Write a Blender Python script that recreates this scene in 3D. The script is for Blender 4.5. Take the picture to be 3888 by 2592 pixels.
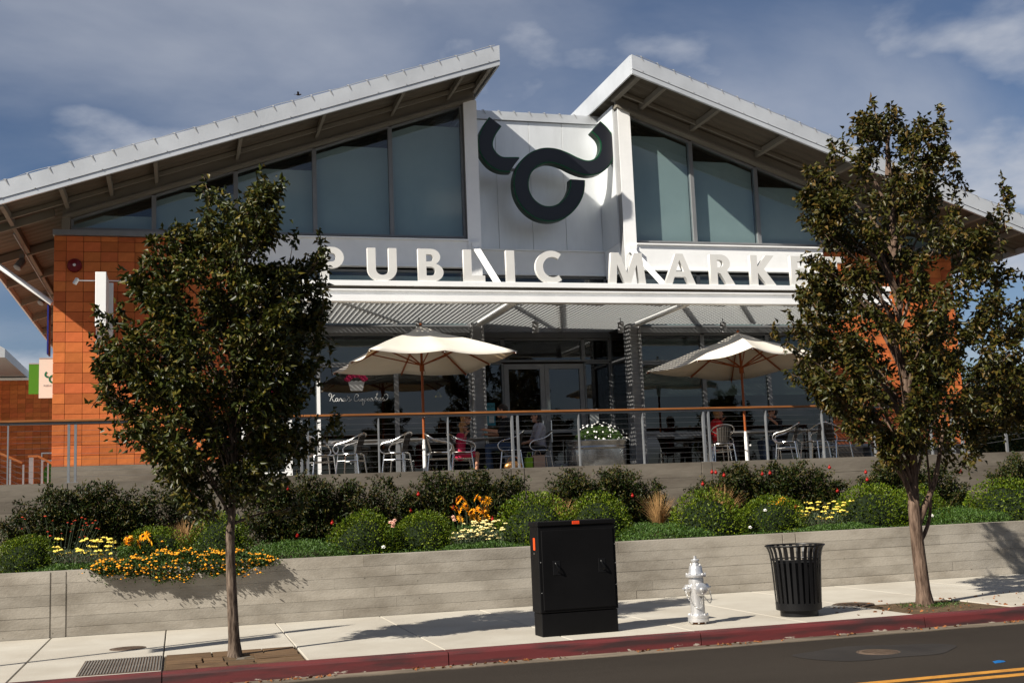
import bpy, bmesh, math, random
import numpy as np
from mathutils import Vector, Matrix, Euler
random.seed(7); RNG = np.random.default_rng(7)
R = math.radians; PI = math.pi
scene = bpy.context.scene
for o in list(bpy.data.objects): bpy.data.objects.remove(o)
COL = scene.collection

# ------------------------------------------------------------------ camera
cam_d = bpy.data.cameras.new('camera'); cam = bpy.data.objects.new('camera', cam_d); COL.objects.link(cam)
cam_d.sensor_width = 36; cam_d.lens = 41.33; cam_d.clip_start = 0.1; cam_d.clip_end = 3000
_p, _y, _r = R(7.6), R(16.0), R(2.3)
fwd = Vector((math.sin(_y)*math.cos(_p), math.cos(_y)*math.cos(_p), math.sin(_p)))
r0 = Vector((math.cos(_y), -math.sin(_y), 0)); u0 = r0.cross(fwd)
rt = r0*math.cos(_r) - u0*math.sin(_r); up = u0*math.cos(_r) + r0*math.sin(_r)
m3 = Matrix((rt, up, -fwd)).transposed()
cam.matrix_world = Matrix.Translation((0, 0, 1.6)) @ m3.to_4x4()
scene.camera = cam

# ------------------------------------------------------------------ light, sky, exposure
SUN = Vector((-1.2, -0.54, 1.0)).normalized()           # towards the sun
sd = bpy.data.lights.new('sun', 'SUN'); sd.energy = 5.0; sd.angle = R(0.55); sd.color = (1.0, 0.94, 0.84)
so = bpy.data.objects.new('sun', sd); COL.objects.link(so)
so.rotation_euler = SUN.to_track_quat('Z', 'Y').to_euler(); so.location = (-30, -20, 40)
world = bpy.data.worlds.new('World'); scene.world = world; world.use_nodes = True
wt = world.node_tree; wt.nodes.clear(); wl = wt.links.new
def wn(t, **k):
    n = wt.nodes.new(t)
    for a, b in k.items(): setattr(n, a, b)
    return n
sky = wn('ShaderNodeTexSky', sky_type='NISHITA'); sky.sun_disc = False
sky.sun_elevation = math.asin(SUN.z); sky.sun_rotation = math.atan2(SUN.x, SUN.y)
sky.altitude = 20; sky.air_density = 1.0; sky.dust_density = 0.35; sky.ozone_density = 3.0
tc = wn('ShaderNodeTexCoord'); sep = wn('ShaderNodeSeparateXYZ'); wl(tc.outputs['Generated'], sep.inputs[0])
zz = wn('ShaderNodeMath', operation='ADD'); zz.inputs[1].default_value = 0.22; wl(sep.outputs['Z'], zz.inputs[0])
dv = []
for ax in 'XY':
    d = wn('ShaderNodeMath', operation='DIVIDE'); wl(sep.outputs[ax], d.inputs[0]); wl(zz.outputs[0], d.inputs[1]); dv.append(d)
cmb = wn('ShaderNodeCombineXYZ'); wl(dv[0].outputs[0], cmb.inputs[0]); wl(dv[1].outputs[0], cmb.inputs[1])
def cloud(scale, det, rough, dist, lo, hi, st, off):
    mp = wn('ShaderNodeMapping'); mp.inputs['Scale'].default_value = st; mp.inputs['Location'].default_value = off; mp.inputs['Rotation'].default_value = (0, 0, 0.5)
    wl(cmb.outputs[0], mp.inputs[0])
    nz = wn('ShaderNodeTexNoise'); nz.inputs['Scale'].default_value = scale; nz.inputs['Detail'].default_value = det
    nz.inputs['Roughness'].default_value = rough; nz.inputs['Distortion'].default_value = dist; wl(mp.outputs[0], nz.inputs['Vector'])
    mr = wn('ShaderNodeMapRange', interpolation_type='SMOOTHSTEP'); mr.inputs['From Min'].default_value = lo; mr.inputs['From Max'].default_value = hi
    wl(nz.outputs['Fac'], mr.inputs['Value']); return mr
c1 = cloud(0.95, 7, 0.52, 0.35, 0.38, 0.76, (0.95, 1.15, 1), (2.2, 0.9, 0))      # thin high veil
c2 = cloud(2.7, 7, 0.50, 0.1, 0.48, 0.70, (1.0, 1.0, 1), (0.51, 5.12, 0))      # small soft puffs
c1m = wn('ShaderNodeMath', operation='MULTIPLY'); c1m.inputs[1].default_value = 0.75; wl(c1.outputs[0], c1m.inputs[0])
c2m = wn('ShaderNodeMath', operation='MULTIPLY'); c2m.inputs[1].default_value = 0.9; wl(c2.outputs[0], c2m.inputs[0])
cmx = wn('ShaderNodeMath', operation='MAXIMUM'); wl(c1m.outputs[0], cmx.inputs[0]); wl(c2m.outputs[0], cmx.inputs[1])
tint = wn('ShaderNodeMix', data_type='RGBA', blend_type='MULTIPLY'); tint.inputs['Factor'].default_value = 1
tint.inputs['B'].default_value = (0.70, 0.70, 0.76, 1); wl(sky.outputs[0], tint.inputs['A'])
cm = wn('ShaderNodeMix', data_type='RGBA'); wl(cmx.outputs[0], cm.inputs['Factor']); wl(tint.outputs['Result'], cm.inputs['A'])
cm.inputs['B'].default_value = (6.0, 6.3, 7.0, 1)
bg = wn('ShaderNodeBackground'); bg.inputs['Strength'].default_value = 0.050; wl(cm.outputs['Result'], bg.inputs[0])
wo = wn('ShaderNodeOutputWorld'); wl(bg.outputs[0], wo.inputs[0])
scene.view_settings.view_transform = 'Standard'; scene.view_settings.look = 'None'
scene.view_settings.gamma = 1; scene.view_settings.exposure = 0.80

# ------------------------------------------------------------------ materials
MATS = {}
def mat(name, col, rough=0.6, metal=0.0, var=0.0, vscale=4.0, col2=None, bump=0.0, bscale=40.0, stretch=(1,1,1),
        obj_random=0.0, island=0.0, spec=0.2, coat=0.0, space='Object', detail=6.0, hue=0.0, lo=0.35, hi=0.65, spots=None):
    m = bpy.data.materials.new(name); m.use_nodes = True; nt = m.node_tree; L = nt.links.new
    b = nt.nodes['Principled BSDF']; b.inputs['Roughness'].default_value = rough; b.inputs['Metallic'].default_value = metal
    b.inputs['Specular IOR Level'].default_value = spec; b.inputs['Coat Weight'].default_value = coat
    c = (*col, 1); b.inputs['Base Color'].default_value = c; cur = None
    def n(t): return nt.nodes.new(t)
    if var or bump or col2:
        t = n('ShaderNodeTexCoord'); mp = n('ShaderNodeMapping'); mp.inputs['Scale'].default_value = stretch; L(t.outputs[space], mp.inputs[0])
    if col2 or var:
        nz = n('ShaderNodeTexNoise'); nz.inputs['Scale'].default_value = vscale; nz.inputs['Detail'].default_value = detail; nz.inputs['Roughness'].default_value = 0.62
        L(mp.outputs[0], nz.inputs['Vector'])
        mr = n('ShaderNodeMapRange'); mr.inputs['From Min'].default_value = lo; mr.inputs['From Max'].default_value = hi; L(nz.outputs['Fac'], mr.inputs['Value'])
        mx = n('ShaderNodeMix'); mx.data_type = 'RGBA'
        c2 = col2 if col2 else tuple(max(0, x*(1-var)) for x in col)
        c1 = col if col2 else tuple(min(1, x*(1+var*0.6)) for x in col)
        mx.inputs['A'].default_value = (*c1, 1); mx.inputs['B'].default_value = (*c2, 1); L(mr.outputs[0], mx.inputs['Factor']); cur = mx.outputs['Result']
    for amt, src in ((obj_random, 'obj'), (island, 'isl')):
        if amt:
            if src == 'obj': q = n('ShaderNodeObjectInfo'); out = q.outputs['Random']
            else: q = n('ShaderNodeNewGeometry'); out = q.outputs['Random Per Island']
            hs = n('ShaderNodeHueSaturation')
            mr = n('ShaderNodeMapRange'); mr.inputs['To Min'].default_value = 1-amt; mr.inputs['To Max'].default_value = 1+amt; L(out, mr.inputs['Value']); L(mr.outputs[0], hs.inputs['Value'])
            if hue:
                wnz = n('ShaderNodeTexWhiteNoise'); wnz.noise_dimensions = '1D'; L(out, wnz.inputs['W'])
                mh = n('ShaderNodeMapRange'); mh.inputs['To Min'].default_value = 0.5-hue; mh.inputs['To Max'].default_value = 0.5+hue; L(wnz.outputs['Value'], mh.inputs['Value']); L(mh.outputs[0], hs.inputs['Hue'])
            if cur is not None: L(cur, hs.inputs['Color'])
            else: hs.inputs['Color'].default_value = c
            cur = hs.outputs[0]
    if spots and cur is not None:          # small dark blots: gum, grit, bug holes
        for sc_, thr, dark in spots:
            vo = n('ShaderNodeTexVoronoi'); vo.inputs['Scale'].default_value = sc_; L(t.outputs[space], vo.inputs['Vector'])
            sel = n('ShaderNodeSeparateColor'); L(vo.outputs['Color'], sel.inputs[0])
            rad = n('ShaderNodeMath'); rad.operation = 'MULTIPLY'; rad.inputs[1].default_value = thr; L(sel.outputs[0], rad.inputs[0])
            lt_ = n('ShaderNodeMath'); lt_.operation = 'LESS_THAN'; L(vo.outputs['Distance'], lt_.inputs[0]); L(rad.outputs[0], lt_.inputs[1])
            mxs = n('ShaderNodeMix'); mxs.data_type = 'RGBA'; mxs.blend_type = 'MULTIPLY'; L(lt_.outputs[0], mxs.inputs['Factor']); L(cur, mxs.inputs['A']); mxs.inputs['B'].default_value = (dark, dark, dark*.95, 1); cur = mxs.outputs['Result']
    if cur is not None: L(cur, b.inputs['Base Color'])
    if bump:
        nb = n('ShaderNodeTexNoise'); nb.inputs['Scale'].default_value = bscale; nb.inputs['Detail'].default_value = 5; L(mp.outputs[0], nb.inputs['Vector'])
        bp = n('ShaderNodeBump'); bp.inputs['Strength'].default_value = bump; bp.inputs['Distance'].default_value = 0.01; L(nb.outputs['Fac'], bp.inputs['Height']); L(bp.outputs[0], b.inputs['Normal'])
    MATS[name] = m; return m

def leafmat(name, c1, c2, c3, rough=0.32, trans=0.22, spec=0.6):
    """leaf colour varies leaf by leaf between three tones"""
    m = bpy.data.materials.new(name); m.use_nodes = True; nt = m.node_tree; L = nt.links.new; n = nt.nodes.new
    b = nt.nodes['Principled BSDF']; out = nt.nodes['Material Output']
    g = n('ShaderNodeNewGeometry'); cr = n('ShaderNodeValToRGB'); L(g.outputs['Random Per Island'], cr.inputs[0])
    cr.color_ramp.elements[0].color = (*c1, 1); cr.color_ramp.elements[0].position = 0.0
    cr.color_ramp.elements[1].color = (*c3, 1); cr.color_ramp.elements[1].position = 1.0
    e = cr.color_ramp.elements.new(0.62); e.color = (*c2, 1)
    L(cr.outputs[0], b.inputs['Base Color']); b.inputs['Roughness'].default_value = rough; b.inputs['Specular IOR Level'].default_value = spec
    t = n('ShaderNodeBsdfTranslucent'); hs = n('ShaderNodeHueSaturation'); hs.inputs['Value'].default_value = 1.6; L(cr.outputs[0], hs.inputs['Color']); L(hs.outputs[0], t.inputs['Color'])
    mx = n('ShaderNodeMixShader'); mx.inputs[0].default_value = trans; L(b.outputs[0], mx.inputs[1]); L(t.outputs[0], mx.inputs[2]); L(mx.outputs[0], out.inputs[0])
    MATS[name] = m; return m

def glassmat(name, tint, ior=1.5, gmix=1.0, rough=0.0):
    m = bpy.data.materials.new(name); m.use_nodes = True; nt = m.node_tree; L = nt.links.new; n = nt.nodes.new
    nt.nodes.remove(nt.nodes['Principled BSDF']); out = nt.nodes['Material Output']
    tr = n('ShaderNodeBsdfTransparent'); tr.inputs[0].default_value = (*tint, 1)
    gl = n('ShaderNodeBsdfGlossy'); gl.inputs['Roughness'].default_value = rough; gl.inputs[0].default_value = (0.95, 0.98, 1, 1)
    lw = n('ShaderNodeLayerWeight'); lw.inputs['Blend'].default_value = 0.5      # Schlick reflectance, same from both sides
    pw = n('ShaderNodeMath'); pw.operation = 'POWER'; pw.inputs[1].default_value = 5.0; L(lw.outputs['Facing'], pw.inputs[0])
    f0 = ((ior-1)/(ior+1))**2*gmix*1.9
    ad = n('ShaderNodeMath'); ad.operation = 'MULTIPLY_ADD'; ad.inputs[1].default_value = 1-f0; ad.inputs[2].default_value = f0; ad.use_clamp = True; L(pw.outputs[0], ad.inputs[0])
    mx = n('ShaderNodeMixShader'); L(ad.outputs[0], mx.inputs[0]); L(tr.outputs[0], mx.inputs[1]); L(gl.outputs[0], mx.inputs[2]); L(mx.outputs[0], out.inputs[0])
    MATS[name] = m; return m

mat('tile', (0.50, 0.135, 0.042), 0.65, var=0.25, vscale=2.2, obj_random=0.22, hue=0.005, bump=0.12, bscale=25, spec=0.08)
mat('tile_joined', (0.50, 0.135, 0.042), 0.65, var=0.25, vscale=2.2, island=0.22, hue=0.005, spec=0.08)
mat('grout', (0.06, 0.03, 0.02), 0.9)
mat('white_steel', (0.85, 0.85, 0.84), 0.42, var=0.05, vscale=1.5)
mat('cream_letter', (0.64, 0.63, 0.60), 0.45, var=0.04)
mat('frame_grey', (0.20, 0.205, 0.21), 0.45, metal=0.2, var=0.08)
mat('column_grey', (0.27, 0.27, 0.27), 0.5, var=0.08)
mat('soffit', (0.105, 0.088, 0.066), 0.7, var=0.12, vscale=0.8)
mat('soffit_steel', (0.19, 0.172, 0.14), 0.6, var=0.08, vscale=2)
mat('fascia', (0.56, 0.58, 0.60), 0.42, metal=0.35, var=0.12, vscale=0.9, bump=0.05, bscale=3)
mat('roof_metal', (0.45, 0.47, 0.48), 0.45, metal=0.4)
mat('panel_metal', (0.72, 0.74, 0.75), 0.36, metal=0.3, var=0.10, vscale=0.7, stretch=(2, 1, 0.5))
glassmat('glass_upper', (0.74, 0.83, 0.84), 1.5, 1.0)
glassmat('glass_store', (0.36, 0.40, 0.38), 1.52, 0.95)
mat('blind', (0.33, 0.375, 0.365), 0.8, var=0.05, vscale=1)
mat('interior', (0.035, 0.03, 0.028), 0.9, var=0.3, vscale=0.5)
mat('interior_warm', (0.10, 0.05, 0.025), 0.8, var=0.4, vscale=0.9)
mat('board_concrete', (0.345, 0.312, 0.262), 0.85, col2=(0.205, 0.18, 0.145), vscale=1.6, stretch=(0.75, 1, 1.6), obj_random=0.12, bump=0.35, bscale=32, lo=0.40, hi=0.68, detail=11, spots=[(5.0, .06, .5), (2.2, .07, .78)])
mat('terrace_concrete', (0.185, 0.160, 0.128), 0.85, col2=(0.11, 0.092, 0.072), vscale=1.3, stretch=(0.5, 1, 2.0), obj_random=0.09, bump=0.35, bscale=12, detail=9)
mat('concrete_dark', (0.14, 0.12, 0.095), 0.9)
mat('sidewalk', (0.44, 0.41, 0.35), 0.85, col2=(0.345, 0.31, 0.255), vscale=0.9, obj_random=0.04, bump=0.25, bscale=60, detail=11, lo=0.34, hi=0.72, spots=[(1.3, .055, .55), (4.0, .05, .7)])
mat('asphalt', (0.040, 0.0335, 0.0275), 0.92, col2=(0.027, 0.0225, 0.0185), vscale=0.35, bump=0.8, bscale=170, detail=13, stretch=(0.35, 1, 1), spec=0.05, spots=[(9.0, .10, 1.5), (1.1, .04, .6)])
mat('asphalt_patch', (0.027, 0.0235, 0.021), 0.85, var=0.2, vscale=2, bump=0.6, bscale=150)
mat('gutter', (0.19, 0.155, 0.115), 0.9, col2=(0.07, 0.055, 0.04), vscale=2.2, stretch=(0.5, 2, 2), bump=0.4, bscale=50, detail=10)
mat('road_yellow', (0.50, 0.23, 0.035), 0.75, col2=(0.36, 0.16, 0.03), vscale=7, bump=0.5, bscale=150)
mat('soil', (0.055, 0.04, 0.028), 0.95, var=0.5, vscale=6, bump=1.0, bscale=40)
mat('mulch', (0.115, 0.075, 0.04), 0.95, col2=(0.055, 0.038, 0.022), vscale=8, bump=1.0, bscale=45)
mat('flagstone', (0.150, 0.092, 0.048), 0.8, col2=(0.075, 0.045, 0.025), vscale=4, stretch=(0.6, 2, 1), obj_random=0.2, bump=0.7, bscale=18, detail=9)
mat('wood_rail', (0.30, 0.115, 0.035), 0.5, col2=(0.18, 0.065, 0.02), vscale=6, stretch=(0.25, 3, 3))
mat('rail_steel', (0.26, 0.27, 0.28), 0.45, metal=0.5, var=0.1)
mat('cable', (0.16, 0.16, 0.16), 0.4, metal=0.6)
mat('aluminium', (0.72, 0.71, 0.69), 0.22, metal=1.0)
mat('weave', (0.075, 0.065, 0.055), 0.6, bump=0.8, bscale=120)
mat('table_top', (0.45, 0.44, 0.42), 0.3, metal=0.7)
mat('umbrella_wood', (0.28, 0.075, 0.02), 0.4, var=0.25, vscale=9, stretch=(3, 3, 0.4))
mat('pole_white', (0.78, 0.77, 0.74), 0.4)
mat('galvanised', (0.42, 0.43, 0.43), 0.24, metal=0.85, var=0.18, vscale=7)
mat('galvanised_paint', (0.42, 0.43, 0.43), 0.5, metal=0.2)
mat('hydrant_paint', (0.72, 0.71, 0.70), 0.33, metal=0.75, var=0.08, vscale=12, bump=0.12, bscale=60)
mat('chain', (0.55, 0.54, 0.52), 0.4, metal=0.8)
mat('rust', (0.16, 0.07, 0.03), 0.9)
mat('black_coat', (0.0055, 0.0055, 0.006), 0.40, var=0.2, vscale=3, spec=0.25)
mat('cabinet_black', (0.0042, 0.0040, 0.0042), 0.55, var=0.25, vscale=2, spec=0.12)
mat('sticker_orange', (0.80, 0.075, 0.012), 0.5)
mat('sticker_red', (0.45, 0.02, 0.02), 0.5)
mat('emblem_face', (0.014, 0.015, 0.020), 0.30, spec=0.4)
mat('emblem_edge', (0.008, 0.085, 0.035), 0.35)
mat('emblem_side', (0.006, 0.026, 0.014), 0.4)
mat('sign_white', (0.82, 0.82, 0.80), 0.4)
mat('bell_red', (0.13, 0.008, 0.012), 0.35)
mat('banner_blue', (0.012, 0.018, 0.16), 0.6)
mat('banner_green', (0.06, 0.20, 0.012), 0.7)
mat('banner_cream', (0.62, 0.58, 0.50), 0.75)
mat('logo_green', (0.01, 0.12, 0.06), 0.6)
mat('grey_paint', (0.30, 0.30, 0.30), 0.6)
mat('vinyl_white', (0.62, 0.62, 0.60), 0.5)
mat('vinyl_grey', (0.45, 0.45, 0.44), 0.5)
mat('vinyl_pink', (0.40, 0.015, 0.075), 0.5)
mat('poster_blue', (0.12, 0.33, 0.36), 0.6, col2=(0.04, 0.20, 0.27), vscale=2)
mat('paper', (0.55, 0.58, 0.56), 0.7)
mat('print_dark', (0.03, 0.06, 0.06), 0.7)
mat('iron', (0.10, 0.07, 0.05), 0.7, var=0.3, vscale=9, bump=0.5, bscale=60)
mat('grate_steel', (0.22, 0.21, 0.19), 0.55, metal=0.4, var=0.25, vscale=4)
mat('brass', (0.7, 0.45, 0.12), 0.25, metal=0.9)
mat('bark', (0.155, 0.115, 0.085), 0.9, col2=(0.034, 0.022, 0.015), vscale=16, stretch=(2.2, 2.2, 0.35), bump=1.0, bscale=26, detail=10, lo=0.38, hi=0.60)
mat('bark_pale', (0.155, 0.105, 0.075), 0.9, col2=(0.045, 0.027, 0.018), vscale=14, stretch=(2.2, 2.2, 0.3), bump=1.0, bscale=26, detail=10, lo=0.38, hi=0.62)
mat('twig', (0.13, 0.085, 0.055), 0.85)
mat('fruit', (0.30, 0.014, 0.010), 0.3, var=0.25, vscale=8)
mat('petal_yellow', (0.78, 0.60, 0.10), 0.6, island=0.2)
mat('petal_pale', (0.75, 0.62, 0.26), 0.6, island=0.2)
mat('petal_orange', (0.80, 0.33, 0.02), 0.6, island=0.25)
mat('petal_gold', (0.85, 0.36, 0.012), 0.55, island=0.15)
mat('petal_red', (0.45, 0.05, 0.02), 0.6, island=0.25)
mat('petal_white', (0.85, 0.83, 0.78), 0.6, island=0.08)
mat('petal_rose', (0.75, 0.42, 0.32), 0.6, island=0.2)
mat('flower_eye', (0.03, 0.012, 0.006), 0.9)
mat('dry_leaf', (0.20, 0.075, 0.025), 0.8, island=0.4)
mat('dry_grass', (0.33, 0.19, 0.075), 0.7, island=0.3)
mat('litter_blue', (0.01, 0.10, 0.28), 0.4)
mat('skin', (0.42, 0.21, 0.13), 0.55)
mat('hair_blonde', (0.32, 0.16, 0.06), 0.6, var=0.3, vscale=30)
mat('hair_dark', (0.025, 0.015, 0.010), 0.5)
mat('cloth_black', (0.010, 0.010, 0.012), 0.8)
mat('cloth_pink', (0.45, 0.02, 0.065), 0.7)
mat('cloth_white', (0.30, 0.29, 0.32), 0.8)
mat('cloth_red', (0.42, 0.012, 0.015), 0.75)
mat('denim', (0.035, 0.055, 0.10), 0.8)
mat('bag_gold', (0.40, 0.20, 0.07), 0.3, metal=0.8, bump=1.0, bscale=25)
mat('bag_green', (0.22, 0.38, 0.02), 0.6)
mat('bag_paper', (0.42, 0.28, 0.20), 0.8)
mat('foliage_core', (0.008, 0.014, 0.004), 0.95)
leafmat('leaf_pear', (0.015, 0.021, 0.003), (0.036, 0.043, 0.006), (0.115, 0.088, 0.014), rough=0.40, trans=0.12, spec=0.22)
leafmat('leaf_pear_red', (0.017, 0.021, 0.004), (0.048, 0.046, 0.007), (0.105, 0.062, 0.014), rough=0.40, trans=0.13, spec=0.22)
leafmat('leaf_box', (0.024, 0.046, 0.003), (0.072, 0.112, 0.007), (0.155, 0.19, 0.014), rough=0.36, trans=0.16, spec=0.14)
leafmat('leaf_pom', (0.009, 0.017, 0.003), (0.022, 0.035, 0.006), (0.080, 0.062, 0.012), rough=0.42, trans=0.12, spec=0.18)
leafmat('leaf_pom2', (0.016, 0.036, 0.005), (0.034, 0.068, 0.009), (0.075, 0.11, 0.016), rough=0.5, trans=0.12, spec=0.25)
leafmat('leaf_cover', (0.026, 0.060, 0.008), (0.048, 0.100, 0.014), (0.080, 0.140, 0.022), rough=0.5, trans=0.2, spec=0.3)
leafmat('leaf_grey', (0.04, 0.06, 0.03), (0.06, 0.085, 0.045), (0.09, 0.11, 0.06), rough=0.6, trans=0.15, spec=0.3)
def canvasmat():
    m = mat('canvas', (0.78, 0.74, 0.65), 0.85, var=0.04, vscale=2); nt = m.node_tree; L = nt.links.new
    b = nt.nodes['Principled BSDF']; out = nt.nodes['Material Output']; t = nt.nodes.new('ShaderNodeBsdfTranslucent'); t.inputs[0].default_value = (0.72, 0.56, 0.36, 1)
    mx = nt.nodes.new('ShaderNodeMixShader'); mx.inputs[0].default_value = 0.25; L(b.outputs[0], mx.inputs[1]); L(t.outputs[0], mx.inputs[2]); L(mx.outputs[0], out.inputs[0])
canvasmat()
def kerbmat():
    """red kerb paint, scuffed along the nose and worn off in chips near the gutter"""
    m = bpy.data.materials.new('kerb_paint'); m.use_nodes = True; nt = m.node_tree; L = nt.links.new; n = nt.nodes.new; b = nt.nodes['Principled BSDF']
    b.inputs['Roughness'].default_value = 0.65
    t = n('ShaderNodeTexCoord'); sp = n('ShaderNodeSeparateXYZ'); L(t.outputs['Object'], sp.inputs[0])
    n1 = n('ShaderNodeTexNoise'); n1.inputs['Scale'].default_value = 2.0; n1.inputs['Detail'].default_value = 9
    mp = n('ShaderNodeMapping'); mp.inputs['Scale'].default_value = (0.6, 3, 5); L(t.outputs['Object'], mp.inputs[0]); L(mp.outputs[0], n1.inputs['Vector'])
    r1 = n('ShaderNodeValToRGB'); r1.color_ramp.elements[0].position = 0.36; r1.color_ramp.elements[0].color = (0.035, 0.012, 0.011, 1)
    r1.color_ramp.elements[1].position = 0.54; r1.color_ramp.elements[1].color = (0.105, 0.014, 0.014, 1); L(n1.outputs['Fac'], r1.inputs[0])
    # chips
    n2 = n('ShaderNodeTexNoise'); n2.inputs['Scale'].default_value = 5.5; n2.inputs['Detail'].default_value = 10; n2.inputs['Roughness'].default_value = 0.7
    mp2 = n('ShaderNodeMapping'); mp2.inputs['Scale'].default_value = (0.8, 2.5, 2.5); L(t.outputs['Object'], mp2.inputs[0]); L(mp2.outputs[0], n2.inputs['Vector'])
    g = n('ShaderNodeMapRange'); g.inputs['From Min'].default_value = -0.155; g.inputs['From Max'].default_value = -0.085; g.inputs['To Min'].default_value = 0.24; g.inputs['To Max'].default_value = 0.0; L(sp.outputs['Z'], g.inputs['Value'])
    ad = n('ShaderNodeMath'); ad.operation = 'ADD'; L(n2.outputs['Fac'], ad.inputs[0]); L(g.outputs[0], ad.inputs[1])
    th = n('ShaderNodeMapRange'); th.inputs['From Min'].default_value = 0.735; th.inputs['From Max'].default_value = 0.755; L(ad.outputs[0], th.inputs['Value'])
    mx = n('ShaderNodeMix'); mx.data_type = 'RGBA'; L(th.outputs[0], mx.inputs['Factor']); L(r1.outputs[0], mx.inputs['A']); mx.inputs['B'].default_value = (0.36, 0.31, 0.25, 1)
    L(mx.outputs['Result'], b.inputs['Base Color'])
    bp = n('ShaderNodeBump'); bp.inputs['Strength'].default_value = 0.4; bp.inputs['Distance'].default_value = 0.01; L(n2.outputs['Fac'], bp.inputs['Height']); L(bp.outputs[0], b.inputs['Normal'])
    MATS['kerb_paint'] = m
kerbmat()

# ------------------------------------------------------------------ mesh helpers
def tag(o, label=None, cat=None, group=None, kind=None):
    if label: o['label'] = label
    if cat: o['category'] = cat
    if group: o['group'] = group
    if kind: o['kind'] = kind
    return o
def empty(name, loc=(0, 0, 0), rz=0, parent=None):
    o = bpy.data.objects.new(name, None); COL.objects.link(o); o.location = loc; o.rotation_euler = (0, 0, rz)
    o.empty_display_size = 0.1
    if parent: o.parent = parent
    return o
def link(name, me, parent=None, loc=None, rot=None, scale=None):
    o = bpy.data.objects.new(name, me); COL.objects.link(o)
    if parent: o.parent = parent
    if loc is not None: o.location = loc
    if rot is not None: o.rotation_euler = rot
    if scale is not None: o.scale = scale
    return o
def copy_tree(o, parent=None):
    c = o.copy(); COL.objects.link(c)
    for k in list(c.keys()):
        pass
    if parent: c.parent = parent
    for ch in list(o.children): copy_tree(ch, c)
    return c
class MB:
    def __init__(s): s.v = []; s.f = []; s.mi = []; s.cur = 0
    def add(s, vs, fs):
        b = len(s.v); s.v += [tuple(v) for v in vs]; s.f += [tuple(b+i for i in f) for f in fs]; s.mi += [s.cur]*len(fs); return s
    def box(s, x0, x1, y0, y1, z0, z1):
        return s.add([(x0,y0,z0),(x1,y0,z0),(x1,y1,z0),(x0,y1,z0),(x0,y0,z1),(x1,y0,z1),(x1,y1,z1),(x0,y1,z1)],
                     [(0,3,2,1),(4,5,6,7),(0,1,5,4),(1,2,6,5),(2,3,7,6),(3,0,4,7)])
    def bar(s, a, b, w, h, upv=(0, 0, 1)):
        a = Vector(a); b = Vector(b); d = (b-a).normalized(); u = Vector(upv); sdv = d.cross(u)
        if sdv.length < 1e-4: sdv = d.cross(Vector((1, 0, 0)))
        sdv.normalize(); u = sdv.cross(d).normalized(); vs = []
        for p in (a, b):
            for i, j in ((-1,-1),(1,-1),(1,1),(-1,1)): vs.append(p + sdv*(i*w/2) + u*(j*h/2))
        return s.add(vs, [(3,2,1,0),(4,5,6,7),(0,1,5,4),(1,2,6,5),(2,3,7,6),(3,0,4,7)])
    def tube(s, pts, r, n=8, cap=True):
        pts = [Vector(p) for p in pts]; rs = r if isinstance(r, (list, tuple)) else [r]*len(pts); vs = []; fs = []
        ref = None
        for i, p in enumerate(pts):
            d = (pts[min(i+1, len(pts)-1)] - pts[max(i-1, 0)]).normalized()
            if ref is None: ref = d.orthogonal().normalized()
            ref = (ref - d*ref.dot(d))
            if ref.length < 1e-5: ref = d.orthogonal()
            ref.normalize(); bi = d.cross(ref)
            for k in range(n):
                a = 2*PI*k/n; vs.append(p + (ref*math.cos(a) + bi*math.sin(a))*rs[i])
        for i in range(len(pts)-1):
            for k in range(n):
                fs.append((i*n+k, i*n+(k+1) % n, (i+1)*n+(k+1) % n, (i+1)*n+k))
        if cap: fs.append(tuple(range(n-1, -1, -1))); fs.append(tuple((len(pts)-1)*n+k for k in range(n)))
        return s.add(vs, fs)
    def lathe(s, prof, n=24, c=(0, 0, 0), axis='Z', M=None):
        vs = []; fs = []
        for r, z in prof:
            for k in range(n):
                a = 2*PI*k/n
                p = (r*math.cos(a), r*math.sin(a), z)
                if axis == 'X': p = (z, r*math.cos(a), r*math.sin(a))
                if axis == 'Y': p = (r*math.sin(a), z, r*math.cos(a))
                q = Vector(p)
                if M is not None: q = M @ q
                vs.append(q + Vector(c))
        for i in range(len(prof)-1):
            for k in range(n): fs.append((i*n+k, i*n+(k+1) % n, (i+1)*n+(k+1) % n, (i+1)*n+k))
        fs.append(tuple(range(n-1, -1, -1))); fs.append(tuple((len(prof)-1)*n+k for k in range(n)))
        return s.add(vs, fs)
    def prism_xz(s, poly, y0, y1):
        """polygon in x,z (counter-clockwise seen from -y) pushed from y0 to y1"""
        n = len(poly); vs = [(x, y0, z) for x, z in poly] + [(x, y1, z) for x, z in poly]
        fs = [tuple(range(n)), tuple(range(2*n-1, n-1, -1))] + [(i, n+i, n+(i+1) % n, (i+1) % n) for i in range(n)]
        return s.add(vs, fs)
    def ball(s, c, r, n=10, m=7, sc=(1, 1, 1)):
        vs = []; fs = []
        for j in range(m+1):
            t = PI*j/m
            for k in range(n):
                a = 2*PI*k/n; vs.append((c[0]+r*sc[0]*math.sin(t)*math.cos(a), c[1]+r*sc[1]*math.sin(t)*math.sin(a), c[2]+r*sc[2]*math.cos(t)))
        for j in range(m):
            for k in range(n): fs.append((j*n+k, (j+1)*n+k, (j+1)*n+(k+1) % n, j*n+(k+1) % n))
        return s.add(vs, fs)
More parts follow.
